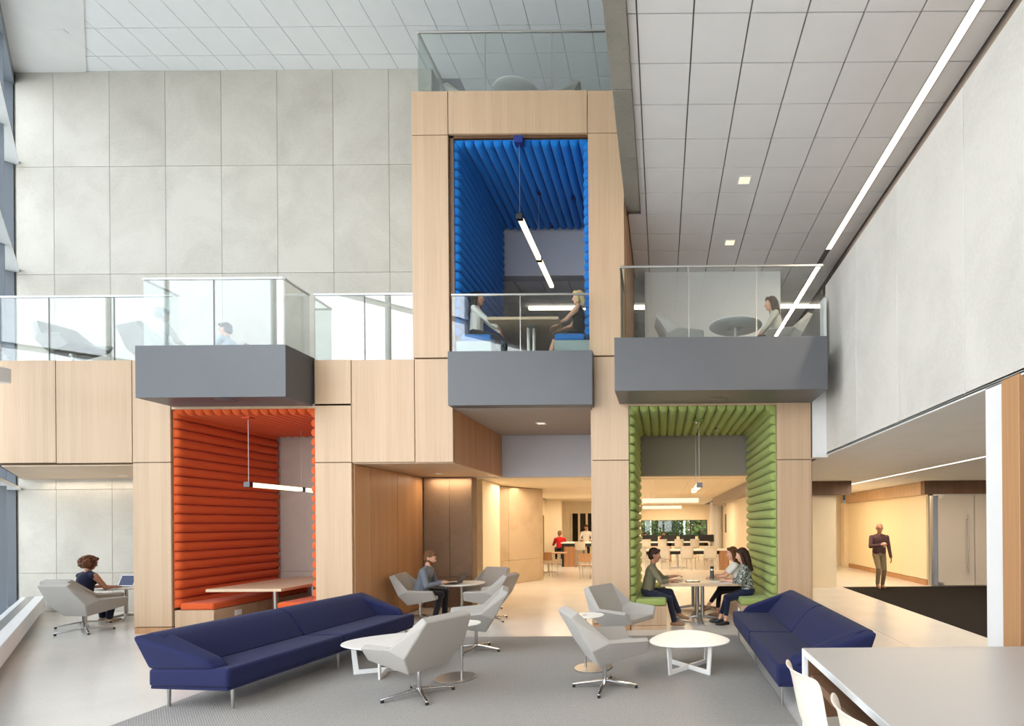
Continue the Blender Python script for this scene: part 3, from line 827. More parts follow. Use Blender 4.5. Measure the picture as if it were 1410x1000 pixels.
# convector along the window wall
t = thing('radiator', 'long low white convector along the left window wall', 'radiator', wp2(5.75, 0.24) + (0,), R(46.85))
MB().box(-0.16, 0.16, -6.0, 5.2, 0.10, 0.36).build('casing', MT['alu_white'], t, bevel=0.008)
MB().box(-0.08, 0.02, -6.0, 5.15, 0.355, 0.366).build('grille', MT['steel'], t)
for k in range(9):
    MB().box(-0.1, 0.1, 5.0 - 1.2 * k, 5.04 - 1.2 * k, 0, 0.11).build('foot', MT['steel'], t)

# ------------------------------------------------------------------ glass balustrades
def balustrade(label, segs, z0, z1, rail='steel', gl='glass', jm='steel'):
    """segs: list of (p, q, [fractions of joints])"""
    p0 = segs[0][0]
    t = thing('glass_balustrade', label, 'balustrade', (p0[0], p0[1], z0))
    O = Vector((p0[0], p0[1], z0))
    for p, q, cuts in segs:
        p, q = Vector((p[0], p[1], z0)), Vector((q[0], q[1], z0))
        d = q - p
        cs = [0.0] + cuts + [1.0]
        for a, b in zip(cs[:-1], cs[1:]):
            A, B = p + d * a + d.normalized() * 0.007 - O, p + d * b - d.normalized() * 0.007 - O
            h = z1 - z0 - 0.03
            MB().bar(A + Vector((0, 0, h / 2)), B + Vector((0, 0, h / 2)), 0.013, h).build('glass_panel', MT[gl], t)
        for a in cuts:
            A = p + d * a - O
            MB().bar(A, A + Vector((0, 0, z1 - z0 - 0.03)), 0.012, 0.012).build('joint', MT[jm], t)
        MB().bar(p - O + Vector((0, 0, z1 - z0 - 0.015)), q - O + Vector((0, 0, z1 - z0 - 0.015)), 0.035, 0.03).build('handrail', MT[rail], t, bevel=0.004)
    return t
def fr(px, a, b, Y):
    return (fx(px, Y) - a) / (b - a)
xa, xb = -11.15, fx(236)
balustrade('long glass balustrade of the left mezzanine edge', [((xa, YF + 0.03), (xb, YF + 0.03), [(x - xa) / (xb - xa) for x in (fx(67), fx(157))])], Z2, 5.73, 'alu_white', 'glass_s', 'joint_d')
Yg = 8.25
xa, xb = fx(200, Yg), fx(393, Yg)
balustrade('glass balustrade box on the grey balcony above the orange booth', [((xa, YF + 0.03), (xa, Yg), []), ((xa, Yg), (xb, Yg), [fr(297, xa, xb, Yg)]), ((xb, Yg), (xb, YF + 0.03), [])], 4.65, 5.73, 'alu_white', 'glass_s', 'joint_d')
xa, xb = fx(433), fx(571)
balustrade('short glass balustrade left of the oak tower', [((xa, YF + 0.03), (xb, YF + 0.03), [fr(503, xa, xb, YF)])], Z2, 5.73, 'alu_white', 'glass_s', 'joint_d')
Yg = 8.68
xa, xb = fx(624, Yg), fx(812.5, Yg)
balustrade('glass balustrade before the blue booth', [((xa, Yg), (xb, Yg), [fr(718.5, xa, xb, Yg)])], 4.66, fz(718, 404.5, Yg))
Yg = 8.02
xa, xb = fx(857, Yg), fx(1136, Yg)
balustrade('glass balustrade on the wide grey right balcony', [((xa, YF + 0.1), (xa, Yg), []), ((xa, Yg), (xb, Yg), [fr(950.5, xa, xb, Yg), fr(1043.5, xa, xb, Yg)])], 4.635, fz(1000, 365.5, Yg))
Yg = 8.9
xa, xb = fx(580.5, Yg), -0.60
balustrade('glass balustrade on top of the oak tower', [((xa, 11.1), (xa, Yg), []), ((xa, Yg), (xb, Yg), [fr(673, xa, xb, Yg), fr(765, xa, xb, Yg)])], Z3 - 0.02, fz(700, 42.5, Yg))

# ------------------------------------------------------------------ padded booth linings
def roll_mesh(L, w, d, mat):
    """stuffed half-round roll along +y from 0 to L, width w (x), bulging +z by d, rounded ends"""
    vs, fs = [], []
    n = 8
    st = [(0.0, 0.30, 0.62), (0.012, 0.62, 0.86), (0.035, 0.88, 0.97), (0.075, 1.0, 1.0)]
    secs = [(a, h, ww) for a, h, ww in st] + [(L * 0.5, 1.0, 1.0)] + [(L - a, h, ww) for a, h, ww in reversed(st)]
    for y, h, ww in secs:
        for i in range(n + 1):
            t = math.pi * i / n
            vs.append((-w / 2 * ww * math.cos(t), y, d * h * math.sin(t) ** 0.9))
    for j in range(len(secs) - 1):
        for i in range(n):
            a = j * (n + 1) + i
            fs.append((a, a + 1, a + n + 2, a + n + 1))
    fs.append(tuple(range(n, -1, -1)))
    b = (len(secs) - 1) * (n + 1)
    fs.append(tuple(range(b, b + n + 1)))
    mb = MB(); mb.v, mb.f = vs, fs
    return mb.mesh('padded_roll', mat, smooth=60)
def booth_lining(name, label, x0, x1, zb, zt, y0, y1, mat, pitch=0.157, d=0.098, zb_right=None):
    """left wall, right wall and ceiling lined with horizontal rolls running front to back"""
    t = thing(name, label, 'padded lining', ((x0 + x1) / 2, y0, zb))
    O = Vector(((x0 + x1) / 2, y0, zb))
    L = y1 - y0
    nz_ = round((zt - zb) / pitch); pz = (zt - zb) / nz_
    nx_ = round((x1 - x0 - 0.04) / pitch); pxx = (x1 - x0) / nx_
    side = roll_mesh(L, pz * 1.0, d, mat)
    top = roll_mesh(L, pxx * 1.0, d, mat)
    MB().box(x0 - O.x - 0.012, x0 - O.x, 0.0, L, 0, zt - zb).box(x1 - O.x, x1 - O.x + 0.012, 0.0, L, 0, zt - zb).box(x0 - O.x, x1 - O.x, 0.0, L, zt - zb, zt - zb + 0.012).build('backing', mat, t)
    def put(me, loc, M3):
        o = bpy.data.objects.new('roll', me); COL.objects.link(o); o.parent = t
        o.matrix_local = Matrix.Translation(loc) @ M3
    RL = Matrix(((0, 0, 1, 0), (0, 1, 0, 0), (-1, 0, 0, 0), (0, 0, 0, 1)))     # local z -> +x
    RR = Matrix(((0, 0, -1, 0), (0, 1, 0, 0), (1, 0, 0, 0), (0, 0, 0, 1)))    # local z -> -x
    RT = Matrix(((-1, 0, 0, 0), (0, 1, 0, 0), (0, 0, -1, 0), (0, 0, 0, 1)))   # local z -> -z
    for k in range(nz_):
        z = (k + 0.5) * pz
        put(side, Vector((x0 - O.x, 0, z)), RL)
        put(side, Vector((x1 - O.x, 0, z)), RR)
    for k in range(nx_):
        put(top, Vector((x0 - O.x + (k + 0.5) * pxx, 0, zt - zb)), RT)
    return t
RX0, RX1 = fx(238), fx(433)
booth_lining('booth_lining', 'orange red padded wool lining of the left booth', RX0, RX1, 0.42, 3.79, YF + 0.03, YB - 0.03, MT['red'])
BX0, BX1 = fx(627.5), fx(813)
booth_lining('booth_lining', 'bright blue padded wool lining of the upper booth', BX0, BX1, Z2 + 0.42, 8.32, YF + 0.06, 11.45, MT['blue'], pitch=0.16)
GX0, GX1 = fx(868), fx(1069)
booth_lining('booth_lining', 'leaf green padded wool lining of the right booth', GX0, GX1, 0.42, 3.79, YF + 0.03, 11.45, MT['green'])
MB().box(GX0 - 0.02, GX1 + 0.02, YF + 0.01, YF + 0.04, 3.79, 3.83).build('header_strip', MT['oak'], wm)
MB().box(RX0 - 0.02, RX1 + 0.02, YF + 0.01, YF + 0.04, 3.79, 3.83).build('header_strip', MT['oak'], wm)

# benches ------------------------------------------------------------
def bench(label, x0, x1, z0, y0, y1, top, mat, base_mat, cush=0.12, edge=0):
    """edge: -1 bench against the left wall, +1 against the right wall"""
    t = thing('booth_bench', label, 'bench', ((x0 + x1) / 2, (y0 + y1) / 2, z0))
    cx, cy = (x0 + x1) / 2, (y0 + y1) / 2
    MB().box(x0 - cx, x1 - cx, y0 - cy, y1 - cy, 0.075, top - cush).build('bench_box', base_mat, t, bevel=0.003, segs=1)
    MB().box(x0 - cx, x1 - cx, y0 - cy + 0.006, y1 - cy, 0.0, 0.07).build('plinth', base_mat, t)
    c0, c1 = (x0 + 0.085, x1) if edge < 0 else (x0, x1 - 0.085)
    MB().box(c0 - cx, c1 - cx, y0 - cy - 0.004, y1 - cy, top - cush + 0.002, top).build('seat_cushion', mat, t, bevel=0.035, segs=3)
    return t
bw = 0.66
bR = bench('oak bench with orange cushion at the left of the left booth', RX0, RX0 + bw, 0, YF + 0.02, YB - 0.02, 0.51, MT['red'], MT['oak'], edge=-1)
bench('oak bench with orange cushion at the right of the left booth', RX1 - bw, RX1, 0, YF + 0.02, YB - 0.02, 0.51, MT['red'], MT['oak'], edge=1)
bench('oak bench with green cushion under the woman in olive blouse', GX0, GX0 + 0.60, 0, YF + 0.02, 11.4, 0.52, MT['green'], MT['oak'], edge=-1)
bench('oak bench with green cushion under the two dark haired women', GX1 - 0.60, GX1, 0, YF + 0.02, 11.4, 0.52, MT['green'], MT['oak'], edge=1)
gb = plain('glass tinted white laminate', (150, 164, 164), 0.5)  # white fronts, the tint of the glass before them put into the colour
bench('white bench tinted grey with blue cushion at left in the upper booth', BX0, BX0 + 0.60, Z2 - 0.01, YF + 0.07, 11.4, 0.46, MT['blue'], gb, edge=-1)
bench('white bench tinted grey with blue cushion at right in the upper booth', BX1 - 0.60, BX1, Z2 - 0.01, YF + 0.07, 11.4, 0.46, MT['blue'], gb, edge=1)
for loc, lab in (((RX0 + bw + 0.003, 9.35, 0.27), 'white wall socket on the oak bench in the left booth'), ((GX1 - 0.60 - 0.003, 9.1, 0.27), 'white wall socket on the bench under the right booth women')):
    o = thing('socket', lab, 'socket', loc)
    MB().box(-0.006, 0.006, -0.075, 0.075, -0.05, 0.05).build('plate', MT['alu_white'], o, bevel=0.004)
    for s in (-0.035, 0.035):
        MB().box(-0.009, 0.009, s - 0.018, s + 0.018, -0.03, 0.03).build('outlet', MT['lam_white'], o)

# long booth tables --------------------------------------------------
def booth_table(label, x0, x1, y0, y1, z0, top, mat, legs, leg_r=0.045, double=False, th=0.05, feet=True):
    cx, cy = (x0 + x1) / 2, (y0 + y1) / 2
    t = thing('booth_table', label, 'table', (cx, cy, z0))
    MB().box(x0 - cx, x1 - cx, y0 - cy, y1 - cy, top - th, top).build('tabletop', mat, t, bevel=0.004, segs=1)
    for (lx, ly) in legs:
        mb = MB()
        if double:
            mb.cyl((lx - cx - 0.05, ly - cy, 0.05), (lx - cx - 0.05, ly - cy, top - th), 0.035).cyl((lx - cx + 0.05, ly - cy, 0.05), (lx - cx + 0.05, ly - cy, top - th), 0.035)
        else:
            mb.cyl((lx - cx, ly - cy, 0.05), (lx - cx, ly - cy, top - th), leg_r)
        lg = mb.build('leg', MT['steel'] if mat is not MT['oak_y'] or feet else MT['alu_white'], t, smooth=40)
        MB().lathe([(0.05, -0.03), (0.1, -0.005), (0.1, 0.0)], 20, (lx - cx, ly - cy, top - th)).build('mount_plate', MT['steel'], t, smooth=40)
        if feet:
            for k in range(4):
                a = math.pi / 2 * k
                e = (lx - cx + 0.42 * math.cos(a), ly - cy + 0.42 * math.sin(a), 0.022)
                MB().cyl((lx - cx, ly - cy, 0.075), e, 0.03, 0.02).ball((e[0], e[1], 0.02), (0.024, 0.024, 0.02)).build('foot', MT['steel'], t, smooth=50)
    return t
booth_table('long oak table between the orange benches', -7.79, -6.50, 8.92, 11.1, 0, 0.735, MT['oak_y'], [(-7.14, 9.66), (-7.14, 10.7)])
booth_table('long oak table between the green benches', -0.02, 1.40, 9.14, 11.7, 0, 0.745, MT['oak_y'], [(0.70, 9.76), (0.70, 11.0)], double=True)
booth_table('long oak topped table in the blue booth seen from below', -2.95, -1.73, 8.9, 11.2, Z2, 0.74, MT['oak_y'], [(-2.28, 9.25), (-2.28, 10.8)], double=True)

# linear pendants ----------------------------------------------------
def pendant(label, x, y0, y1, z, ztop, segs, canopy_mat, canopies, w=0.045, h=0.075):
    t = thing('linear_pendant', label, 'lamp', (x, (y0 + y1) / 2, z))
    cy = (y0 + y1) / 2
    cuts = [y0] + segs + [y1]
    for a, b in zip(cuts[:-1], cuts[1:]):
        MB().box(-w, w, a - cy + 0.05, b - cy - 0.02, -h / 2, h / 2).build('diffuser', MT['lamp'], t, bevel=0.012)
        MB().box(-w - 0.008, w + 0.008, a - cy - 0.03, a - cy + 0.05, -h / 2 - 0.008, h / 2 + 0.008).build('end_cap', MT['endcap'], t, bevel=0.004)
    MB().box(-0.012, 0.012, y0 - cy, y1 - cy, h / 2, h / 2 + 0.012).build('spine', MT['steel'], t)
    for yy in (y0 + 0.02, segs[0] if segs else y1 - 0.05):
        MB().cyl((0, yy - cy, h / 2), (0, yy - cy, ztop - z), 0.004, n=6).build('wire', MT['steel'], t)
    MB().box(-0.075, 0.075, y0 - cy - 0.05, y0 - cy + 0.08, ztop - z - 0.115, ztop - z).build('canopy', canopy_mat, t, bevel=0.004)
    return t
pendant('lit linear pendant lamp in the orange booth', -7.18, 9.08, 11.0, 2.53, 3.79, [10.43], plain('orange canopy', (200, 74, 34), 0.6), [])
pendant('lit linear pendant lamp slanting away in the blue booth', -2.352, 8.80, 11.4, 6.98, 8.32, [10.2], plain('blue canopy', (20, 44, 120), 0.6), [])
pendant('lit linear pendant lamp in the green booth', 0.70, 9.6, 11.4, 2.5, 3.79, [10.6], plain('green canopy', (104, 130, 50), 0.6), [])
for px, py, z, m_, lab in ((743, 266, 8.235, 'blue', 'dark blue square ceiling sensor left in the blue booth ceiling'), (788, 273, 8.235, 'blue', 'dark blue square ceiling sensor right in the blue booth ceiling'), (763, 318, 8.235, 'blue', 'dark blue square ceiling sensor at the back of the blue booth'),
                           (959, 581, 3.705, 'green', 'small green square ceiling box nearest in the green booth'), (988, 592, 3.705, 'green', 'small green square ceiling box at right in the green booth'), (410, 606, 3.705, 'red', 'small orange square ceiling box in the orange booth')):
    x, y = PZ(px, py, z)
    y = min(y, 11.3)
    t = thing('ceiling_box', lab, 'sensor', (x, y, z))
    MB().box(-0.075, 0.075, -0.075, 0.075, 0.0, 0.05).build('plate', bpy.data.materials[{'blue': 'blue', 'green': 'green', 'red': 'orange'}[m_] + ' canopy'], t, bevel=0.003)
    MB().lathe([(0.03, 0.0), (0.022, -0.03), (0.0, -0.034)], 14).build('lens', MT['chrome'] if m_ != 'blue' else MT['black'], t, smooth=40)
# ================================================================== FURNITURE
def facet_shell(scale=1.0):
    """faceted lounge shell, forward = +x"""
    T, M_, B, A2, A1, F1 = (-.42, .27, .785), (-.235, .35, .46), (-.13, .22, .275), (-.07, .395, .535), (.34, .365, .51), (.37, .27, .375)
    P = [T, M_, B, A2, A1, F1]
    vs = [Vector(p) * scale for p in P] + [Vector((p[0], -p[1], p[2])) * scale for p in P]
    fs = [(0, 1, 7, 6), (1, 2, 8, 7), (2, 5, 11, 8), (0, 3, 1), (1, 3, 4), (1, 4, 5), (1, 5, 2), (6, 7, 9), (7, 10, 9), (7, 11, 10), (7, 8, 11)]
    return vs, fs
def star_base(t, r, hub_z, top_z, ang, col_r=0.024):
    MB().cyl((0, 0, 0.05), (0, 0, top_z), col_r).cyl((0, 0, top_z - 0.03), (0, 0, top_z + 0.02), col_r * 2.2, col_r * 2.6).build('column', MT['chrome'], t, smooth=40)
    for k in range(4):
        a = ang + math.pi / 2 * k
        c, s = math.cos(a), math.sin(a)
        w0, w1 = 0.022, 0.013
        def q(d, w, z0, z1):
            return [(c * d - s * w, s * d + c * w, z0), (c * d + s * w, s * d - c * w, z0), (c * d + s * w, s * d - c * w, z1), (c * d - s * w, s * d + c * w, z1)]
        a0, a1 = q(0.01, w0, 0.052, 0.092), q(r, w1, 0.022, 0.042)
        mb = MB(); mb.add(a0 + a1, [(0, 1, 2, 3), (7, 6, 5, 4), (0, 4, 5, 1), (1, 5, 6, 2), (2, 6, 7, 3), (3, 7, 4, 0)])
        sp = mb.build('spoke', MT['chrome'], t, bevel=0.006)
        MB().cyl((c * (r - .015), s * (r - .015), 0.0), (c * (r - .015), s * (r - .015), 0.025), 0.017).build('glide', MT['black'], sp, smooth=40)
def make_lounge(label, loc, rz, spoke=0.6, group=None):
    t = thing('lounge_chair', label, 'chair', loc, rz, group)
    sc = 1.08
    vs, fs = facet_shell(sc)
    bm = bmesh.new()
    bv = [bm.verts.new(v) for v in vs]
    for f in fs:
        bm.faces.new([bv[i] for i in f])
    bmesh.ops.recalc_face_normals(bm, faces=bm.faces)
    # normals must look outward (down / away from the sitter)
    bm.normal_update()
    bot = [f for f in bm.faces if abs(f.normal.z) > 0.85][0]
    if bot.normal.z > 0:
        bmesh.ops.reverse_faces(bm, faces=bm.faces)
    me = bpy.data.meshes.new('shell'); bm.to_mesh(me); bm.free()
    me.materials.append(MT['greyfab'])
    o = bpy.data.objects.new('shell', me); COL.objects.link(o); o.parent = t
    sd = o.modifiers.new('thick', 'SOLIDIFY'); sd.thickness = 0.055; sd.offset = -1; sd.use_even_offset = True; sd.thickness_clamp = 0.8
    bv_ = o.modifiers.new('soft', 'BEVEL'); bv_.width = 0.016; bv_.segments = 3; bv_.limit_method = 'ANGLE'; bv_.angle_limit = R(12)
    me.polygons.foreach_set('use_smooth', [True] * len(me.polygons))
    wn_ = o.modifiers.new('wn', 'WEIGHTED_NORMAL'); wn_.keep_sharp = False
    s = sc
    MB().hexa([(-.10 * s, -.205 * s, .325 * s), (.375 * s, -.245 * s, .405 * s), (.375 * s, .245 * s, .405 * s), (-.10 * s, .205 * s, .325 * s)],
              [(-.13 * s, -.235 * s, .385 * s), (.365 * s, -.262 * s, .44 * s), (.365 * s, .262 * s, .44 * s), (-.13 * s, .235 * s, .385 * s)]).build('seat_pad', MT['greyfab'], t, bevel=0.02, segs=3)
    star_base(t, 0.36, 0.08, .30 * s, spoke)
    return t
# chairs in the front lounge and beyond; (label, x, y, facing)
CH = [
 ('grey lounge chair in front of the white coffee table, its back to us', PZ(577, 960), 155, 0, 1.08),
 ('grey lounge chair behind the slim side table, facing the navy sofa', PZ(656, 897), 196, 0, 0.5),
 ('grey lounge chair at front right seen from its back, beside the right side table', PZ(833, 948), 24, 0, 0.9),
 ('grey lounge chair facing us before the green booth bench', (-0.61, 7.6), -32, 0, 0.3),
 ('grey lounge chair under the man in the grey jacket', (-4.63, 10.0), 4, 0, 0.4),
 ('shaded lounge chair at the far side of the laptop table by the brown wall', (-3.70, 10.98), 250, 0, 0.4),
 ('pale lounge chair at the right of the laptop table, facing the man', (-3.22, 9.85), 172, 0, 0.8),
 ('pale lounge chair at front left, empty, beside the woman in dark blue', (-9.93, 9.0), 82, 0, 0.2),
 ('lounge chair under the curly haired woman in dark blue', (-10.64, 9.62), 84, 0, 0.2),
 ('pale blue lounge chair at left on the right balcony', (0.36, 9.45), 4, Z2, 0.5),
 ('pale blue lounge chair under the woman on the right balcony', (2.24, 9.45), 178, Z2, 0.5),
 ('lounge chair at far left behind the mezzanine glass, facing right', (-10.62, 9.45), -12, Z2, 0.5),
 ('lounge chair under the person in white on the mezzanine', (-9.40, 9.75), 72, Z2, 0.5),
 ('lounge chair under the person in glasses on the mezzanine', (-8.70, 10.62), 185, Z2, 0.5),
 ('lounge chair at left on top of the oak tower', (-3.50, 9.87), -5, Z3 - 0.02, 0.5),
 ('lounge chair at right on top of the oak tower', (-1.89, 9.87), 182, Z3 - 0.02, 0.5),
]
LOUNGE = []
for k, (lab, p, fac, z, sp) in enumerate(CH):
    if k == 0:
        LOUNGE.append(make_lounge(lab, (p[0], p[1], z + 0.009), R(fac), sp, 'grey lounge chairs'))
    else:
        zz = z + (0.009 if (z == 0 and p[1] < 8.3) else 0.0)
        LOUNGE.append(dup(LOUNGE[0], (p[0], p[1], zz), R(fac), lab, 'grey lounge chairs'))

# round lounge-height tables ------------------------------------------
def round_table(label, loc, h, r=0.46, ang=0.5):
    t = thing('round_table', label, 'table', loc, 0, 'round white tables')
    MB().lathe([(r - 0.03, h - 0.028), (r, h - 0.012), (r, h - 0.004), (r - 0.004, h)], 40).build('tabletop', MT['lam_white'], t, smooth=30)
    MB().box(-0.11, 0.11, -0.11, 0.11, h - 0.045, h - 0.028).build('mount_plate', MT['steel'], t)
    MB().cyl((0, 0, 0.06), (0, 0, h - 0.04), 0.03).build('column', MT['steel'], t, smooth=40)
    for k in range(4):
        a = ang + math.pi / 2 * k
        e = (0.36 * math.cos(a), 0.36 * math.sin(a), 0.022)
        MB().cyl((0, 0, 0.075), e, 0.028, 0.018).ball((e[0], e[1], 0.02), (0.024, 0.024, 0.02)).build('foot', MT['steel'], t, smooth=50)
    return t
RT0 = round_table('round white table with the black laptop before the brown wall', (-4.05, 10.55, 0), 0.63)
for loc, lab in (((-10.62, 10.36, 0), 'round white table with the white laptop at far left'), ((1.31, 9.1, Z2), 'round white table seen from below on the right balcony'),
                 ((-2.60, 9.66, Z3 - 0.02), 'round white table on top of the oak tower'), ((-9.85, 10.75, Z2), 'round white table behind the mezzanine glass')):
    dup(RT0, loc, 0.2, lab)

# slim side tables ------------------------------------------------------
def side_table(label, base, off, h, hole=False):
    t = thing('side_table', label, 'table', (base[0], base[1], 0.009), 0, 'slim side tables')
    MB().lathe([(0.232, 0.0), (0.235, 0.004), (0.235, 0.010), (0.230, 0.013)], 40).build('base_plate', MT['steel'], t, smooth=30)
    MB().cyl((off[0], off[1], 0.012), (off[0], off[1], h - 0.012), 0.015).build('stem', MT['steel'], t, smooth=40)
    MB().lathe([(0.19, h - 0.014), (0.205, h - 0.008), (0.205, h - 0.003), (0.202, h)], 40, (off[0] * .9 + .02, off[1], 0)).build('tabletop', MT['lam_white'], t, smooth=30)
    if hole:
        MB().lathe([(0.028, h - 0.001), (0.032, h + 0.0008), (0.024, h + 0.001)], 18, (off[0] - 0.01, off[1], 0)).build('grommet', MT['steel'], t, smooth=40)
    return t
side_table('slim side table on a steel disc between the two left chairs', PZ(627, 935), (0.07, 0.02), 0.64)
side_table('slim side table on a steel disc between the two right chairs', PZ(817, 921), (-0.10, 0.03), 0.655, True)

# rounded coffee tables ---------------------------------------------------
def coffee_table(label, loc, rz):
    t = thing('coffee_table', label, 'table', loc, rz, 'white coffee tables')
    pts = []
    n = 60
    for i in range(n):
        a = 2 * math.pi * i / n
        r = 0.475 * (1 + 0.085 * math.cos(3 * a))
        pts.append((r * math.cos(a), r * math.sin(a)))
    mb = MB()
    k = len(pts)
    ring = lambda s, z: [(p[0] * s, p[1] * s, z) for p in pts]
    vs = ring(0.94, 0.352) + ring(1.0, 0.366) + ring(1.0, 0.372) + ring(0.99, 0.376)
    fs = [tuple(range(k - 1, -1, -1)), tuple(range(3 * k, 4 * k))]
    for j in range(3):
        fs += [(j * k + i, j * k + (i + 1) % k, (j + 1) * k + (i + 1) % k, (j + 1) * k + i) for i in range(k)]
    mb.add(vs, fs).build('tabletop', MT['lam_white'], t, smooth=30)
    for a in (R(35), R(35 + 98)):
        c, s = math.cos(a), math.sin(a)
        u = Vector((c, s, 0)); wv = 0.058
        mb = MB(); L = 0.37
        zt, zb = 0.352, 0.0
        p = lambda d, z: u * d + Vector((0, 0, z))
        up = Vector((-s, c, 0))
        # flat bar bent into a sled: outline in the plane of u and z, thickness across
        outer = [(-L - .03, zt), (-L, zb), (L, zb), (L + .03, zt)]
        inner = [(L - .022, zt), (L - .055, .055), (-L + .055, .055), (-L + .022, zt)]
        th = 0.011
        vs, nn = [], 8
        for q in (-th, th):
            for d, z in outer + inner:
                vs.append(u * d + Vector((0, 0, z)) + up * q)
        prof = [(0, 1, 6, 7), (1, 2, 5, 6), (2, 3, 4, 5)]
        fs = [tuple(f) for f in prof] + [tuple(i + nn for i in reversed(f)) for f in prof]
        cyc = list(range(8))
        fs += [(cyc[i], cyc[(i + 1) % 8], cyc[(i + 1) % 8] + nn, cyc[i] + nn) for i in range(8)]
        mb.add(vs, fs).build('sled_leg', MT['lam_white'], t, bevel=0.003, segs=1)
    return t
c2 = coffee_table('white rounded coffee table before the right navy sofa', (0.32, 6.43, 0.009), R(95))
dup(c2, (-3.37, 6.42, 0.009), R(68), 'white rounded coffee table before the left navy sofa')

# sofas ------------------------------------------------------------------
def sofa(label, loc, rz, L=3.12):
    """length along y, front = +x, two seats"""
    t = thing('sofa', label, 'sofa', loc, rz, 'navy sofas')
    h = L / 2
    F, Bk = 0.46, -0.40
    MB().box(Bk + 0.01, F - 0.015, -h + 0.015, h - 0.015, 0.205, 0.235).build('frame_rail', MT['navy'], t, bevel=0.008)
    for s in (-1, 1):
        a, b = (-h, -0.004) if s < 0 else (0.004, h)
        MB().hexa([(Bk, a, 0.232), (F, a, 0.232), (F, b, 0.232), (Bk, b, 0.232)], [(Bk, a, 0.405), (F + .01, a, 0.425), (F + .01, b, 0.425), (Bk, b, 0.405)]).build('seat', MT['navy'], t, bevel=0.03, segs=3)
        ai, bi = (-h + .05, -0.004) if s < 0 else (0.004, h - .05)
        prof = [(-0.40, 0.40), (-0.055, 0.41), (-0.16, 0.55), (-0.27, 0.68), (-0.37, 0.735), (-0.45, 0.745), (-0.50, 0.73)]
        MB().prism_y(prof, ai, bi).build('backrest', MT['navy'], t, bevel=0.022, segs=3)
        # wedge arm: outer face leans out towards the back top, upper edge falls to the front
        y0 = s * h
        o_ = [(-0.40, y0, 0.40), (0.30, y0, 0.405), (0.23, y0 + s * 0.012, 0.50), (-0.48, y0 + s * 0.09, 0.745)]
        i_ = [(-0.40, y0 - s * .12, 0.40), (0.36, y0 - s * .16, 0.405), (0.28, y0 - s * .13, 0.505), (-0.44, y0 - s * .20, 0.755)]
        mb = MB()
        mb.add(o_ + i_, [(0, 1, 2, 3), (7, 6, 5, 4), (0, 4, 5, 1), (1, 5, 6, 2), (2, 6, 7, 3), (3, 7, 4, 0)])
        mb.build('arm', MT['navy'], t, bevel=0.035, segs=3)
    for x in (F - 0.07, Bk + 0.09):
        for y in (-h + 0.12, 0.0, h - 0.12):
            MB().cyl((x, y, 0.0), (x, y, 0.21), 0.014, 0.018).build('leg', MT['steel'], t, smooth=40)
    return t
s1 = sofa('long navy sofa at left, facing the white coffee table', (-4.47, 6.62, 0.009), R(-6.1))
dup(s1, (1.56, 6.58, 0.009), R(180), 'navy sofa at right, in front of the green booth')

# counter at the right front ------------------------------------------------
t = thing('counter_table', 'big grey topped white counter at the right front', 'counter', (2.0, 2.4, 0))
x0, x1, y0, y1 = 0.985 - 2.0, 3.9 - 2.0, -1.6, 3.70 - 2.4
x1 = 2.72 - 2.0
MB().box(x0, x1, y0, y1, 0.868, 0.91).build('counter_edge', MT['alu_white'], t, bevel=0.003)
MB().box(x0 + .006, x1, y0, y1 - .006, 0.9095, 0.9125).build('counter_top', MT['lam_grey'], t)
MB().box(x0, x1, y1 - 0.042, y1, 0.0, 0.87).build('side_panel', MT['alu_white'], t, bevel=0.003)
MB().box(x0 + 0.03, x1, y1 - 0.06, y1 - 0.044, 0.0, 0.868).build('inner_panel', MT['walnut_z'], t)
t = thing('nested_table', 'brown oak waterfall table nested under the grey counter', 'table', (2.0, 2.4, 0))
MB().box(x0 + 0.035, x1 - 0.1, y0, y1 - 0.085, 0.69, 0.745).build('tabletop', MT['walnut'], t, bevel=0.004)
MB().box(x0 + 0.035, x1 - 0.1, y1 - 0.135, y1 - 0.085, 0.0, 0.69).build('end_panel', MT['walnut_z'], t, bevel=0.004)
MB().box(x0 + 0.34, x0 + 0.36, y0, y1 - 0.14, 0.1, 0.68).build('modesty_panel', MT['walnut_z'], t)

# counter stools (white moulded shells) -------------------------------------
def stool_shell(sh, w=0.43, bh=0.36):
    prof = [(0.21, sh - 0.035), (0.20, sh - 0.01), (0.12, sh), (-0.02, sh - 0.012), (-0.14, sh), (-0.195, sh + 0.05), (-0.215, sh + 0.14), (-0.235, sh + 0.25), (-0.255, sh + bh - 0.02), (-0.285, sh + bh)]
    ws = [.86, .92, 1.0, 1.0, .98, .95, .96, .98, 1.0, .94]
    vs, fs, n = [], [], 8
    for (x, z), q in zip(prof, ws):
        back = z > sh + 0.03
        for i in range(n + 1):
            s = (i / n - 0.5) * 2
            dxx = 0.055 * s * s if back else 0.0
            dz = (0.02 * s * s if not back else 0.0)
            vs.append((x + dxx, s * w / 2 * q, z + dz))
    for j in range(len(prof) - 1):
        for i in range(n):
            a = j * (n + 1) + i
            fs.append((a, a + 1, a + n + 2, a + n + 1))
    return vs, fs
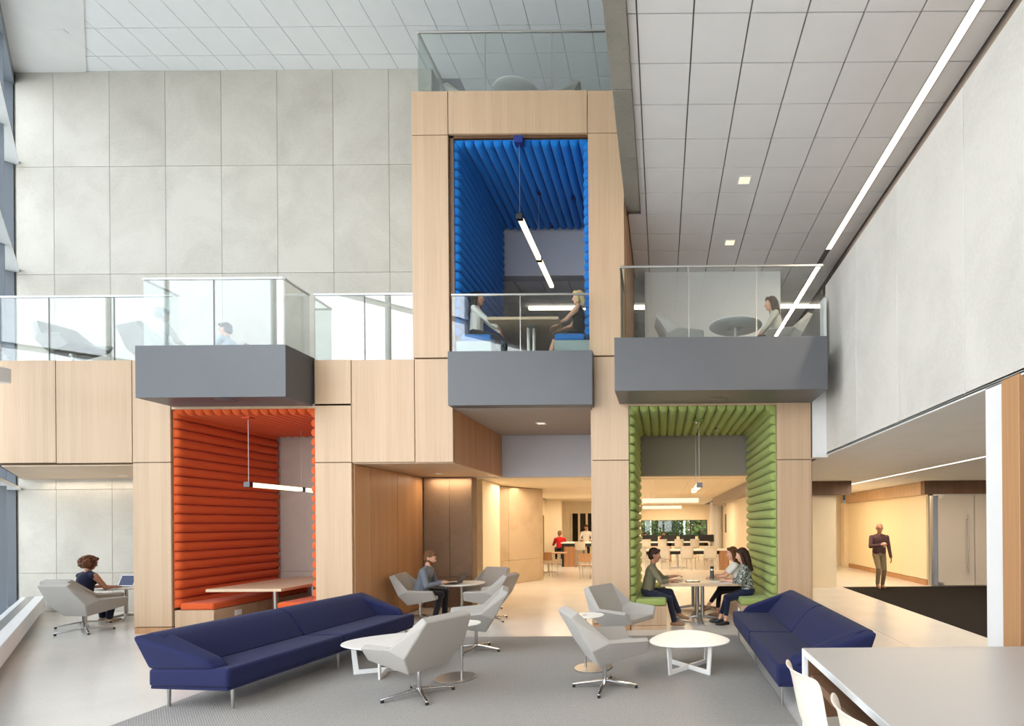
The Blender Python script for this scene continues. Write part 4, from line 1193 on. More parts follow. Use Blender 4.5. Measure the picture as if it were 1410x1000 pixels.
def stool(label, loc, rz, sh=0.65, legs_mat='shellw', shell_mat='shellw', group=None, name='counter_stool', bh=0.36, fine=True, cat='stool'):
    t = thing(name, label, cat, loc, rz, group)
    vs, fs = stool_shell(sh, bh=bh)
    mb = MB(); mb.v, mb.f = vs, fs
    o = mb.build('shell', MT[shell_mat], t, smooth=True)
    sd = o.modifiers.new('thick', 'SOLIDIFY'); sd.thickness = 0.012; sd.offset = 0
    if fine:
        ss = o.modifiers.new('soft', 'SUBSURF'); ss.levels = 1; ss.render_levels = 2
    for sx in (1, -1):
        for sy in (1, -1):
            MB().cyl((0.14 * sx, 0.15 * sy, sh - 0.02), (0.21 * sx, 0.20 * sy, 0.0), 0.013, n=8).build('leg', MT[legs_mat], t, smooth=40)
    if sh > 0.55:
        z = 0.24
        k = 0.14 + 0.07 * (1 - z / sh); q = 0.15 + 0.05 * (1 - z / sh)
        MB().tube([(k, -q, z), (k, q, z), (-k, q, z), (-k, -q, z), (k, -q, z)], 0.008, 6).build('footrest', MT[legs_mat], t, smooth=40)
    return t
st0 = stool('off white counter stool at the front right edge, nearest the navy sofa', (0.97, 2.86, 0), R(6), 0.64, bh=0.37, group='stools at the front counter')
dup(st0, (1.02, 2.24, 0), R(0), 'off white counter stool cut by the bottom edge under the counter')

# ------------------------------------------------------------------ cafe beyond
bt = thing('bar_table', 'long white topped counter behind the green booth', 'table', (0.2, 17.8, 0))
MB().box(-1.6, 2.1, -0.35, 0.35, 0.87, 0.915).build('tabletop', MT['lam_white'], bt, bevel=0.004)
MB().box(-1.5, 2.0, 0.05, 0.3, 0.74, 0.868).build('apron', MT['black'], bt)
MB().box(1.76, 2.06, -0.3, 0.3, 0.0, 0.87).build('end_panel', MT['oak_warm'], bt)
MB().box(-1.55, -1.3, -0.3, 0.3, 0.0, 0.87).build('end_panel', MT['oak_warm'], bt)
cs = stool('white stool at left before the far counter', (0.05, 17.1, 0), R(90), 0.64, group='white stools seen through the green booth', bh=0.42, fine=False)
dup(cs, (0.81, 17.1, 0), R(90), 'white stool in the middle before the far counter')
dup(cs, (1.57, 17.1, 0), R(90), 'white stool at right before the far counter')
dup(cs, (-0.72, 17.2, 0), R(90), 'white stool half hidden by the olive bloused woman')
b2 = thing('bar_table', 'second counter with black edge farther back in the cafe', 'table', (0.4, 25.2, 0))
MB().box(-2.0, 1.85, -0.35, 0.35, 0.87, 0.92).build('tabletop', MT['lam_white'], b2)
MB().box(-1.9, 1.8, -0.3, 0.3, 0.72, 0.868).build('apron', MT['black'], b2)
for x in (-1.8, 0.0, 1.7):
    MB().box(x - .06, x + .06, -0.3, 0.3, 0.0, 0.87).build('leg', MT['oak_warm'], b2)
for k, x in enumerate((-0.72, 0.03, 0.81, 1.54)):
    lab = ['first', 'second', 'third', 'fourth'][k] + ' cream stool from the left at the second counter'
    dup(cs, (x - 0.0, 24.6, 0), R(90), lab, 'cream stools at the second counter')
dk = thing('desk_row', 'row of desks with black screens under the far window', 'desk', (0.6, 28.4, 0))
MB().box(-1.7, 2.0, -0.5, 0.5, 0.70, 0.74).build('desktop', MT['lam_white'], dk)
for x in (-1.6, 0.2, 1.9):
    MB().box(x - .03, x + .03, -0.45, 0.45, 0.0, 0.70).build('leg', MT['steel'], dk)
MB().box(-1.7, 2.0, 0.0, 0.05, 0.74, 0.9).build('divider', MT['oak_warm'], dk)
for k in range(4):
    t = thing('monitor', ['first', 'second', 'third', 'fourth'][k] + ' black monitor from the left under the far window', 'monitor', (-0.62 + 1.0 * k, 28.15, 0.74), 0, 'black monitors')
    MB().box(-0.42, 0.42, -0.02, 0.02, 0.06, 0.44).build('screen', MT['black'], t, bevel=0.005)
    MB().box(-0.03, 0.03, 0.01, 0.04, 0.0, 0.2).box(-0.14, 0.14, -0.08, 0.1, 0.0, 0.012).build('stand', MT['black'], t)
tv = thing('television', 'black flat television on the wall behind the green booth', 'television', (3.22, 25.6, 1.78))
MB().box(-0.04, 0.03, -0.75, 0.75, -0.46, 0.46).build('screen', MT['black'], tv, bevel=0.01)
MB().box(0.03, 0.08, -0.2, 0.2, -0.2, 0.2).build('mount_bracket', MT['steel'], tv)
# low wooden tables and chairs mid cafe
def cafe_table(label, loc, w=1.2, d=0.7, h=0.74):
    t = thing('cafe_table', label, 'table', loc)
    MB().box(-w / 2, w / 2, -d / 2, d / 2, h - 0.03, h).build('tabletop', MT['oak_warm'], t)
    MB().cyl((0, 0, 0.02), (0, 0, h - 0.03), 0.035).build('column', MT['steel'], t, smooth=40)
    MB().box(-0.3, 0.3, -0.03, 0.03, 0, 0.03).box(-0.03, 0.03, -0.3, 0.3, 0, 0.03).build('base', MT['steel'], t)
    return t
def wood_chair(label, loc, rz):
    t = thing('wooden_chair', label, 'chair', loc, rz, 'wooden cafe chairs')
    MB().box(-0.20, 0.21, -0.21, 0.21, 0.435, 0.455).build('seat', MT['oak_warm'], t, bevel=0.006)
    MB().hexa([(-0.215, -.2, .56), (-0.2, -.2, .56), (-0.2, .2, .56), (-0.215, .2, .56)], [(-0.255, -.2, .84), (-0.24, -.2, .84), (-0.24, .2, .84), (-0.255, .2, .84)]).build('backrest', MT['oak_warm'], t)
    for sx in (1, -1):
        for sy in (1, -1):
            MB().cyl((0.18 * sx, 0.17 * sy, 0.0), (0.17 * sx if sx > 0 else -0.19, 0.17 * sy, 0.44 if sx > 0 else 0.62), 0.011, n=8).build('leg', MT['steel'], t, smooth=40)
    return t
cafe_table('low oak table at left in the cafe beyond the passage', (-4.25, 19.6, 0), 1.3, 0.8)
wc = wood_chair('oak chair at the left table beside the angled stone wall', (-3.85, 18.1, 0), R(70))
dup(wc, (-2.50, 17.25, 0), R(85), 'oak chair standing alone before the white bar stools')
cafe_table('oak table partly hidden by the oak pier in the cafe', (-1.75, 18.2, 0), 1.2, 0.7)
dup(wc, (-2.05, 18.9, 0), R(-80), 'oak chair behind the table near the oak pier')
for k, x in enumerate((0.15, 1.15)):
    dup(wc, (x, 20.6, 0), R(90), ['left', 'right'][k] + ' oak chair in the cafe between the two far counters')
cafe_table('oak table in the cafe between the two far counters', (0.65, 21.3, 0), 1.6, 0.7)
b3 = thing('bar_table', 'oak ended bar counter with white top beyond the passage', 'table', (-2.7, 22.4, 0))
MB().box(-1.55, 1.6, -0.4, 0.4, 0.98, 1.03).build('tabletop', MT['lam_white'], b3)
MB().box(-1.50, 1.55, -0.35, 0.35, 0.85, 0.978).build('apron', MT['black'], b3)
MB().box(-1.42, -0.95, -0.36, 0.36, 0.0, 0.85).build('end_panel', MT['oak_warm'], b3)
MB().box(-1.52, -1.43, -0.36, 0.36, 0.0, 0.98).build('side_panel', MT['black'], b3)
bs = stool('left white bar stool with steel legs beyond the passage', (-3.35, 21.6, 0), R(90), 0.74, 'steel', 'shellw', 'white bar stools beyond the passage', 'bar_stool', 0.34, False)
dup(bs, (-2.68, 21.6, 0), R(90), 'right white bar stool with steel legs beyond the passage')
# trees outside the far window
leafm = print_mat('tree foliage', (70, 98, 46), (128, 148, 74), 2.2)
bark = plain('tree bark', (92, 76, 60), 0.9)
for k, (x, y, h) in enumerate(((-2.1, 39, 4.6), (0.45, 40.5, 5.2), (3.0, 38.5, 4.4), (5.6, 40, 5.0))):
    t = thing('tree', ['leafy tree outside at the left end of the far window', 'tall leafy tree outside behind the left of the far window', 'leafy tree outside behind the right of the far window', 'leafy tree outside at the right end of the far window', 'leafy tree outside beyond the round white column'][k], 'tree', (x, y, -0.12))
    MB().tube([(0, 0, 0), (0.05, 0, 0.8), (-0.04, 0.03, 1.6), (0.02, 0, h * 0.6)], 0.09, 7).build('trunk', bark, t, smooth=True)
    mb = MB()
    for q in range(2400):
        c = Vector((max(-1.15, min(1.15, random.gauss(0, 0.75))), random.gauss(0, 0.5), h * 0.16 + abs(random.gauss(0, 1.0)) * h * 0.34))
        a, b_ = random.uniform(0, 6.28), random.uniform(-0.9, 0.9)
        u = Vector((math.cos(a), math.sin(a), b_)).normalized() * random.uniform(.12, .24)
        v = u.orthogonal().normalized() * random.uniform(.06, .1)
        mb.add([c - u, c + v, c + u, c - v], [(0, 1, 2, 3)])
    mb.build('foliage', leafm, t, kind='stuff')

# ------------------------------------------------------------------ small things
def laptop(label, loc, rz, body, screen, open_deg=108, w=0.33, d=0.23):
    """keyboard towards the user who sits at -x; the lid stands at +x"""
    t = thing('laptop', label, 'laptop', loc, rz)
    MB().box(-d / 2, d / 2, -w / 2, w / 2, 0.0, 0.014).build('keyboard_deck', body, t, bevel=0.004)
    MB().box(-d / 2 + 0.02, d / 2 - 0.09, -w / 2 + 0.1, w / 2 - 0.1, 0.0135, 0.0150).box(-d / 2 + .1, d / 2 - .02, -w / 2 + .03, w / 2 - .03, 0.0135, 0.0150).build('keys', MT['black'], t)
    a = R(open_deg - 90)
    hx = d / 2
    up = Vector((math.sin(a), 0, math.cos(a))); nn = Vector((-math.cos(a), 0, math.sin(a)))
    A = Vector((hx, 0, 0.012))
    def slab(y, s0, s1, t0, t1):
        lo = [A + up * s0 + nn * t0 + Vector((0, -y, 0)), A + up * s0 + nn * t1 + Vector((0, -y, 0)), A + up * s0 + nn * t1 + Vector((0, y, 0)), A + up * s0 + nn * t0 + Vector((0, y, 0))]
        hi = [p + up * (s1 - s0) for p in lo]
        return MB().hexa(lo, hi)
    lid = slab(w / 2, 0, d, -0.008, 0).build('lid', body, t, bevel=0.003)
    slab(w / 2 - 0.015, 0.018, d - 0.014, -0.001, 0.0012).build('screen', screen, lid)
    return t
scr = emit('lit laptop screen', (120, 130, 165), 0.55)
laptop('white laptop open before the woman in dark blue', (-10.60, 10.20, 0.63), R(86), MT['alu_white'], scr, 112)
laptop('black laptop open before the man in the grey jacket', (-4.16, 10.42, 0.63), R(0), MT['black'], MT['black'], 118)
laptop('dark laptop at left on the blue booth table', (-2.72, 9.5, Z2 + 0.74), R(35), MT['black'], MT['black'], 112)
laptop('slim laptop at right on the blue booth table', (-1.95, 9.6, Z2 + 0.74), R(180), MT['steel'], MT['black'], 112)
t = thing('notebook', 'closed notebook near the olive bloused woman on the oak table', 'notebook', (0.25, 9.62, 0.745), R(8))
MB().box(-0.13, 0.13, -0.1, 0.1, 0.0, 0.004).box(-0.13, 0.13, -0.1, 0.1, 0.018, 0.022).build('cover', plain('grey notebook cover', (150, 144, 138), 0.6), t)
MB().box(-0.128, 0.126, -0.097, 0.097, 0.004, 0.018).build('pages', MT['lam_white'], t)
t = thing('tablet', 'black tablet lying flat in the middle of the oak table', 'tablet', (0.55, 9.45, 0.745), R(3))
MB().box(-0.13, 0.13, -0.09, 0.09, 0.0, 0.014).build('body', MT['black'], t, bevel=0.004)
MB().box(-0.115, 0.115, -0.077, 0.077, 0.0135, 0.0148).build('screen', plain('dark screen', (40, 44, 54), 0.12), t)
t = thing('phone', 'small black phone at the front edge of the oak table', 'phone', (0.23, 9.33, 0.745), R(4))
MB().box(-0.075, 0.075, -0.036, 0.036, 0.0, 0.01).build('body', MT['black'], t, bevel=0.004)
MB().box(-0.065, 0.065, -0.031, 0.031, 0.0095, 0.0108).build('screen', bpy.data.materials['dark screen'], t)
t = thing('water_bottle', 'slim dark steel water bottle on the oak table', 'bottle', (0.93, 9.72, 0.745))
MB().lathe([(0.034, 0.0), (0.036, 0.01), (0.036, 0.19), (0.030, 0.205)], 20).build('body', MT['steel'], t, smooth=40)
MB().lathe([(0.0365, 0.03), (0.0368, 0.175)], 20).build('sleeve', plain('graphite', (72, 72, 74), 0.4), t, smooth=40)
MB().lathe([(0.030, 0.205), (0.033, 0.21), (0.033, 0.25), (0.02, 0.255)], 20).build('cap', MT['black'], t, smooth=40)
pap = plain('white paper', (238, 238, 238), 0.8)
for (x, y, rz, lab) in ((1.08, 9.42, 12, 'open white booklet before the patterned jacket woman'), (1.22, 9.25, -4, 'single white sheet at the table edge before the patterned jacket')):
    t = thing('papers', lab, 'paper', (x, y, 0.745), R(rz))
    MB().box(-0.2, 0.0, -0.13, 0.13, 0.0, 0.008).build('page', pap, t)
    MB().hexa([(0.0, -.13, 0), (0.2, -.13, 0), (0.2, .13, 0), (0.0, .13, 0)], [(0.0, -.13, .008), (0.2, -.13, .014), (0.2, .13, .014), (0, .13, .008)]).build('page', pap, t)
t = thing('notepad', 'beige notepad under the hands of the white bloused woman', 'notepad', (1.08, 9.86, 0.745), R(5))
MB().box(-0.13, 0.13, -0.09, 0.09, 0.0, 0.012).build('pages', plain('beige pad', (214, 196, 168), 0.8), t)
MB().box(-0.13, 0.13, 0.08, 0.095, 0.0, 0.014).build('binding', MT['black'], t)
# ================================================================== PEOPLE
def cap(a, b, ra, rb, mat):
    return ('c', Vector(a), Vector(b), ra, rb, mat)
def ell(c, r, mat, M3=None):
    return ('e', Vector(c), Vector(r), M3 if M3 is not None else Matrix.Identity(3), None, mat)
def prim_mesh(mb, p):
    if p[0] == 'c':
        _, a, b, ra, rb, _m = p
        d = b - a
        if d.length < 1e-5:
            return mb.ball(a, max(ra, rb), 10, 6)
        d.normalize()
        s = d.cross(Vector((0, 0, 1)))
        if s.length < 1e-3:
            s = d.cross(Vector((1, 0, 0)))
        s.normalize(); t = d.cross(s)
        n = 12
        rings = []
        for k in range(4):
            ph = -math.pi / 2 + (k + 0.25) * math.pi / 2 / 3.6
            rings.append((a + d * (ra * math.sin(ph)), ra * math.cos(ph)))
        for k in range(3, -1, -1):
            ph = math.pi / 2 - (k + 0.25) * math.pi / 2 / 3.6
            rings.append((b + d * (rb * math.sin(ph)), rb * math.cos(ph)))
        vs, fs = [], []
        for c, r in rings:
            for i in range(n):
                an = 2 * math.pi * i / n
                vs.append(c + s * (r * math.cos(an)) + t * (r * math.sin(an)))
        k = len(rings)
        for j in range(k - 1):
            for i in range(n):
                fs.append((j * n + i, j * n + (i + 1) % n, (j + 1) * n + (i + 1) % n, (j + 1) * n + i))
        fs.append(tuple(range(n - 1, -1, -1))); fs.append(tuple(range((k - 1) * n, k * n)))
        return mb.add(vs, fs)
    _, c, r, M3, _x, _m = p
    q = MB().ball((0, 0, 0), r, 16, 10)
    return mb.add([c + M3 @ Vector(v) for v in q.v], q.f)
def blob(name, prims, mats, voxel, smooth=4):
    """one continuous remeshed surface; every face takes the material of the nearest form"""
    mb = MB()
    for p in prims:
        prim_mesh(mb, p)
    me = bpy.data.meshes.new('tmp'); me.from_pydata(mb.v, [], mb.f)
    bm = bmesh.new(); bm.from_mesh(me); bmesh.ops.recalc_face_normals(bm, faces=bm.faces); bm.to_mesh(me); bm.free()
    o = bpy.data.objects.new('tmp', me); COL.objects.link(o)
    rm = o.modifiers.new('r', 'REMESH'); rm.mode = 'VOXEL'; rm.voxel_size = voxel
    if smooth:
        sm = o.modifiers.new('s', 'SMOOTH'); sm.factor = 0.5; sm.iterations = smooth
    dg = bpy.context.evaluated_depsgraph_get()
    out = bpy.data.meshes.new_from_object(o.evaluated_get(dg))
    out.name = name
    bpy.data.objects.remove(o); bpy.data.meshes.remove(me)
    nf = len(out.polygons)
    cen = np.empty(nf * 3, dtype=np.float64); out.polygons.foreach_get('center', cen); cen = cen.reshape(-1, 3)
    best = np.full(nf, 1e9); lab = np.zeros(nf, dtype=np.int32)
    keys = list(mats.keys())
    for p in prims:
        if p[0] == 'c':
            a, b = np.array(p[1]), np.array(p[2]); d = b - a; L2 = max(d @ d, 1e-9)
            t = np.clip(((cen - a) @ d) / L2, 0, 1)
            dist = np.linalg.norm(cen - (a + t[:, None] * d), axis=1) - (p[3] + (p[4] - p[3]) * t)
        else:
            Mi = np.array(p[3].inverted())
            q = (cen - np.array(p[1])) @ Mi.T
            rr = np.array(p[2]); dist = (np.linalg.norm(q / rr, axis=1) - 1) * rr.min()
        k = keys.index(p[5])
        w = dist < best
        best[w] = dist[w]; lab[w] = k
    out.materials.clear()
    for k in keys:
        out.materials.append(mats[k])
    out.polygons.foreach_set('material_index', lab)
    out.polygons.foreach_set('use_smooth', [True] * nf)
    out.update()
    return out
def ik(a, c, l1, l2, pole):
    a, c, pole = Vector(a), Vector(c), Vector(pole)
    d = c - a
    L = min(d.length, (l1 + l2) * 0.999)
    d.normalize(); c = a + d * L
    x = (l1 * l1 - l2 * l2 + L * L) / (2 * L)
    h = math.sqrt(max(l1 * l1 - x * x, 0))
    p = pole - d * pole.dot(d)
    p.normalize()
    return a + d * x + p * h, c
SKIN = plain('light skin', (214, 160, 132), 0.55)
SKIN2 = plain('tan skin', (176, 122, 94), 0.55)
LIP = plain('lips', (170, 92, 84), 0.5)
EYEM = plain('eyeball', (225, 222, 218), 0.3)
IRIS = plain('iris', (46, 34, 28), 0.3)
def hairmat(name, c):
    return fabric(name, c, rough=0.55, scale=160, vary=0.25, sheen=0.0, strength=0.6)
HB = hairmat('dark brown hair', (58, 38, 28)); HK = hairmat('near black hair', (36, 28, 26)); HR = hairmat('chestnut hair', (96, 60, 38))
HBL = hairmat('blond hair', (206, 178, 122)); HG = hairmat('light brown hair', (112, 78, 52))

def person(label, loc, rz, hip, feet, hands, lean=5, head=(0, 0), s=1.0, top=None, bottom=None, shoe=None, skin=None, hair='short', hairm=None,
           sleeve='long', legs='long', voxel=0.0085, beard=False, glasses=False, knee_pole=((1, .12, .5), (1, -.12, .5)), elbow_pole=((-.3, .6, -1), (-.3, -.6, -1)),
           grip=None, female=True, skirt=False, twist=0, finger_curl=0.6):
    """hip: pelvis height; feet/hands: (left, right) ankle and wrist targets in the person's own frame (x forward, y left)"""
    skin = skin or SKIN
    P = Vector((0, 0, hip))
    la = R(lean)
    u = Vector((math.sin(la), 0, math.cos(la))); f = Vector((math.cos(la), 0, -math.sin(la)))
    tw = Matrix.Rotation(R(twist), 3, u)
    y = tw @ Vector((0, 1, 0)); f2 = tw @ f
    sw = (0.165 if female else 0.195) * s
    pr = []
    rot = Matrix((f, Vector((0, 1, 0)), u)).transposed()
    rot2 = Matrix((f2, y, u)).transposed()
    pr.append(ell(P + Vector((0, 0, .01 * s)), (.125 * s, .172 * s, .125 * s), 'bottom', rot))
    bk = 1.0 if female else 1.1
    pr.append(cap(P + u * .085 * s, P + u * .26 * s, .124 * s * bk, .118 * s * bk, 'top'))
    for sy in (-.05, .05):
        pr.append(cap(P + u * .06 * s + y * sy * s, P + u * .24 * s + y * sy * s, .116 * s * bk, .107 * s * bk, 'top'))
    pr.append(ell(P + u * .345 * s, ((.118 if female else .13) * s, (.158 if female else .182) * s, .17 * s), 'top', rot2))
    if female:
        for sy in (-.075, .075):
            pr.append(ell(P + u * .33 * s + f2 * .075 * s + y * sy * s, (.06 * s, .065 * s, .065 * s), 'top', rot2))
    nb = P + u * .50 * s
    for sg in (1, -1):
        pr.append(cap(P + u * .41 * s + y * .05 * sg * s, P + u * .432 * s + y * sg * (sw - .012 * s), .08 * s, .060 * s * (1 if female else 1.08), 'top'))
        pr.append(cap(nb - u * .005 * s, P + u * .45 * s + y * sg * (sw - .02 * s), .055 * s, .045 * s, 'top'))
    # head
    hd = Vector((math.sin(la * .45), 0, math.cos(la * .45)))
    pr.append(cap(nb - u * .02 * s, nb + hd * .09 * s, .056 * s, .050 * s, 'skin'))
    hs = s * 1.07
    HC = nb + hd * .172 * s + f2 * .022 * s
    yaw, pitch = R(head[0]), R(head[1])
    HM = Matrix.Rotation(yaw, 3, 'Z') @ Matrix.Rotation(pitch, 3, 'Y')
    H = lambda x, yy, z: HC + HM @ (Vector((x, yy, z)) * hs)
    def hell(x, yy, z, r, mat):
        return ell(H(x, yy, z), Vector(r) * hs, mat, HM)
    pr.append(hell(-.012, 0, .035, (.098, .077, .088), 'skin'))
    pr.append(hell(.018, 0, -.02, (.072, .066, .082), 'skin'))
    pr.append(hell(.040, 0, -.075, (.042, .044, .036), 'beard' if beard else 'skin'))
    if beard:
        for sg in (1, -1):
            pr.append(cap(H(.05, .04 * sg, -.055), H(.0, .066 * sg, -.035), .022 * hs, .018 * hs, 'beard'))
        pr.append(cap(H(.079, .02, -.043), H(.079, -.02, -.043), .011 * hs, .011 * hs, 'beard'))
    pr.append(cap(H(.082, 0, .016), H(.103, 0, -.022), .010 * hs, .0145 * hs, 'skin'))
    pr.append(cap(H(.076, .018, -.055), H(.076, -.018, -.055), .0095 * hs, .0095 * hs, 'lip'))
    pr.append(cap(H(.077, .045, .034), H(.080, .015, .034), .0085 * hs, .0085 * hs, 'skin'))
    pr.append(cap(H(.077, -.045, .034), H(.080, -.015, .034), .0085 * hs, .0085 * hs, 'skin'))
    for sg in (1, -1):
        pr.append(ell(H(-.01, .078 * sg, .0), Vector((.02, .011, .031)) * hs, 'skin', HM))
    # arms
    cuff = {}
    for i, sg in ((0, 1), (1, -1)):
        sh = P + u * .435 * s + y * sg * sw
        elb, wr = ik(sh, Vector(hands[i]), .285 * s, .255 * s, elbow_pole[i])
        um = 'top' if sleeve in ('long', 'short', 'three') else 'skin'
        thick = 1.0 if um == 'skin' else 1.16 if female else 1.26
        pr.append(cap(sh, elb, .052 * s * thick, .041 * s * thick, um))
        if sleeve == 'short':
            pr.append(cap(sh + (elb - sh) * .62, elb, .041 * s, .039 * s, 'skin')); pr[-2] = cap(sh, sh + (elb - sh) * .6, .058 * s, .056 * s, 'top')
        if sleeve == 'long':
            pr.append(cap(elb, elb + (wr - elb) * .93, .046 * s * bk, .036 * s * bk, 'top'))
        elif sleeve == 'three':
            pr.append(cap(elb, elb + (wr - elb) * .45, .044 * s, .039 * s, 'top')); pr.append(cap(elb + (wr - elb) * .45, wr, .035 * s, .025 * s, 'skin'))
        else:
            pr.append(cap(elb, wr, .038 * s, .025 * s, 'skin'))
        # hand: palm, four unequal bent fingers, a thumb from the side of the palm
        fa = (wr - elb).normalized()
        g = (grip or {}).get(i)
        down = Vector((0, 0, -1)) if g is None else Vector(g)
        dn = (down - fa * down.dot(fa))
        dn = dn.normalized() if dn.length > 1e-3 else fa.orthogonal().normalized()
        side = fa.cross(dn).normalized() * (1 if True else -1)
        inner = side if (side.dot(Vector((0, -sg, 0))) > 0) else -side        # thumb side towards the body
        pal = wr + fa * .05 * s
        Rm = Matrix((fa, inner, dn)).transposed()
        pr.append(cap(wr - fa * .01 * s, wr + fa * .03 * s, .024 * s, .026 * s, 'skin'))
        pr.append(ell(pal, (.047 * s, .042 * s, .017 * s), 'skin', Rm))
        for k, (off, ln) in enumerate(((.030, .074), (.010, .084), (-.011, .078), (-.030, .060))):
            kn = wr + fa * (.088 - .006 * abs(k - 1)) * s + inner * off * s
            c1, c2 = finger_curl * .55, finger_curl * 1.25
            d1 = (fa * math.cos(c1) + dn * math.sin(c1)); d2 = (fa * math.cos(c2) + dn * math.sin(c2))
            mid = kn + d1 * ln * .5 * s; tip = mid + d2 * ln * .5 * s
            pr.append(cap(kn - fa * .02 * s, mid, .0092 * s, .0088 * s, 'skin')); pr.append(cap(mid, tip, .0088 * s, .0078 * s, 'skin'))
        tb = wr + fa * .03 * s + inner * .032 * s
        tm = tb + (fa * .7 + inner * .6 + dn * .3).normalized() * .036 * s
        pr.append(cap(tb, tm, .0125 * s, .0105 * s, 'skin')); pr.append(cap(tm, tm + (fa * .85 + inner * .1 + dn * .45).normalized() * .032 * s, .0105 * s, .0085 * s, 'skin'))
        cuff[i] = (elb, wr, fa, dn, pal)
    # legs
    for i, sg in ((0, 1), (1, -1)):
        hj = P + Vector((0.0, .088 * sg * s, -.02 * s))
        kn, an = ik(hj, Vector(feet[i][:3]), .42 * s, .415 * s, knee_pole[i])
        lm = 'bottom' if legs == 'long' else 'skin'
        pr.append(cap(hj, kn, (.092 if female else .094) * s, .066 * s, 'bottom' if legs != 'bare' or not skirt else 'bottom'))
        if legs == 'long':
            pr.append(cap(kn, an + (kn - an) * .06, .064 * s, .054 * s, 'bottom')); pr.append(cap(an + (kn - an) * .1, an, .036 * s, .036 * s, 'skin'))
        elif legs == 'crop':
            pr.append(cap(kn, an + (kn - an) * .3, .056 * s, .046 * s, 'bottom')); pr.append(cap(an + (kn - an) * .3, an, .038 * s, .033 * s, 'skin'))
        else:
            pr.append(cap(kn, kn + (an - kn) * .45, .054 * s, .052 * s, 'skin')); pr.append(cap(kn + (an - kn) * .45, an, .052 * s, .034 * s, 'skin'))
        fd = Vector(feet[i][3]) if len(feet[i]) > 3 else Vector((1, .1 * sg, 0))
        fd.normalize()
        heel = an - fd * .045 * s + Vector((0, 0, -.045 * s))
        ball_ = an + fd * .115 * s + Vector((0, 0, -.052 * s)) if len(feet[i]) < 5 else an + fd * .13 * s + Vector((0, 0, -.02 * s))
        pr.append(cap(heel, ball_, .034 * s, .036 * s, 'shoe'))
        pr.append(cap(an + Vector((0, 0, -.02 * s)), ball_ - Vector((0, 0, .0)), .036 * s, .028 * s, 'shoe'))
        pr.append(cap(ball_, ball_ + fd * .06 * s, .035 * s, .026 * s, 'shoe'))
    mats = {'skin': skin, 'top': top, 'bottom': bottom, 'shoe': shoe, 'lip': LIP, 'beard': hairm or HB}
    me = blob('person', pr, mats, voxel)
    o = bpy.data.objects.new('person', me); COL.objects.link(o)
    o.location, o.rotation_euler = loc, (0, 0, rz)
    tag(o, label, 'person')
    hm = hairm or HB
    hp = []
    if hair != 'bald':
        hp.append(hell(-.026, 0, .052, (.099, .088, .090), 'h'))
        hp.append(hell(-.052, 0, .0, (.068, .083, .085), 'h'))
        hp.append(cap(H(.052, .035, .095), H(.05, -.035, .095), .032 * hs, .032 * hs, 'h'))
    if hair == 'short':
        hp.append(hell(-.058, 0, -.035, (.05, .068, .05), 'h'))
    if hair == 'bob':
        for sg in (1, -1):
            hp.append(cap(H(.0, .083 * sg, .03), H(-.01, .088 * sg, -.075), .030 * hs, .034 * hs, 'h'))
        hp.append(cap(H(-.07, .03, .02), H(-.075, .0, -.09), .07 * hs, .06 * hs, 'h'))
    if hair == 'long':
        for sg in (1, -1):
            hp.append(cap(H(.002, .080 * sg, .05), H(-.02, .092 * sg, -.10), .028 * hs, .034 * hs, 'h'))
            hp.append(cap(H(-.02, .092 * sg, -.10), H(-.05, .085 * sg, -.25), .036 * hs, .022 * hs, 'h'))
        hp.append(cap(H(-.07, 0, .02), H(-.085, 0, -.12), .075 * hs, .07 * hs, 'h'))
        hp.append(cap(H(-.085, 0.03, -.12), H(-.12, 0.02, -.27), .06 * hs, .035 * hs, 'h'))
        hp.append(cap(H(-.085, -.03, -.12), H(-.12, -.02, -.28), .06 * hs, .035 * hs, 'h'))
    if hair == 'curly':
        rnd = random.Random(3)
        for k in range(130):
            th, ph = rnd.uniform(0, 6.28), rnd.uniform(-1.0, 1.4)
            dv = Vector((math.cos(th) * math.cos(ph), math.sin(th) * math.cos(ph), math.sin(ph)))
            if dv.x > 0.35 and dv.z < 0.45:
                continue
            hp.append(cap(H(-.03 + dv.x * .10, dv.y * .105, .02 + dv.z * .105), H(-.03 + dv.x * .115, dv.y * .12, .01 + dv.z * .115), .026 * hs, .024 * hs, 'h'))
    if hair == 'fringe':
        for sg in (1, -1):
            hp.append(cap(H(.01, .080 * sg, .05), H(-.0, .087 * sg, -.09), .030 * hs, .030 * hs, 'h'))
        hp.append(cap(H(.075, .03, .08), H(.075, -.03, .08), .022 * hs, .022 * hs, 'h'))
        hp.append(cap(H(-.07, 0, .02), H(-.085, 0, -.10), .075 * hs, .068 * hs, 'h'))
    if hp:
        hme = blob('hair', hp, {'h': hm}, max(voxel, 0.009), 2)
        ho = bpy.data.objects.new('hair', hme); COL.objects.link(ho); ho.parent = o
    for sg in (1, -1):
        e = MB()
        c = H(.0705, .032 * sg, .012)
        e.ball(c, .0125 * hs, 10, 6)
        eo = e.build('eye', EYEM, o, smooth=True)
        MB().ball(H(.0795, .032 * sg, .012), .0062 * hs, 8, 5).build('iris', IRIS, eo, smooth=True)
    if glasses:
        g = MB()
        for sg in (1, -1):
            ring = [H(.092, .033 * sg + .024 * math.cos(a), .010 + .017 * math.sin(a)) for a in [2 * math.pi * k / 12 for k in range(13)]]
            g.tube(ring, .003 * hs, 6)
            g.tube([H(.092, .057 * sg, .014), H(.0, .084 * sg, .018)], .003 * hs, 6)
        g.tube([H(.094, .010, .012), H(.094, -.010, .012)], .003 * hs, 6)
        g.build('glasses', MT['black'], o, smooth=True)
    return o, cuff
navyc = fabric('dark navy cloth', (28, 32, 54)); blackc = fabric('black cloth', (30, 28, 30)); greyj = fabric('grey blue jacket', (112, 118, 128), vary=.15)
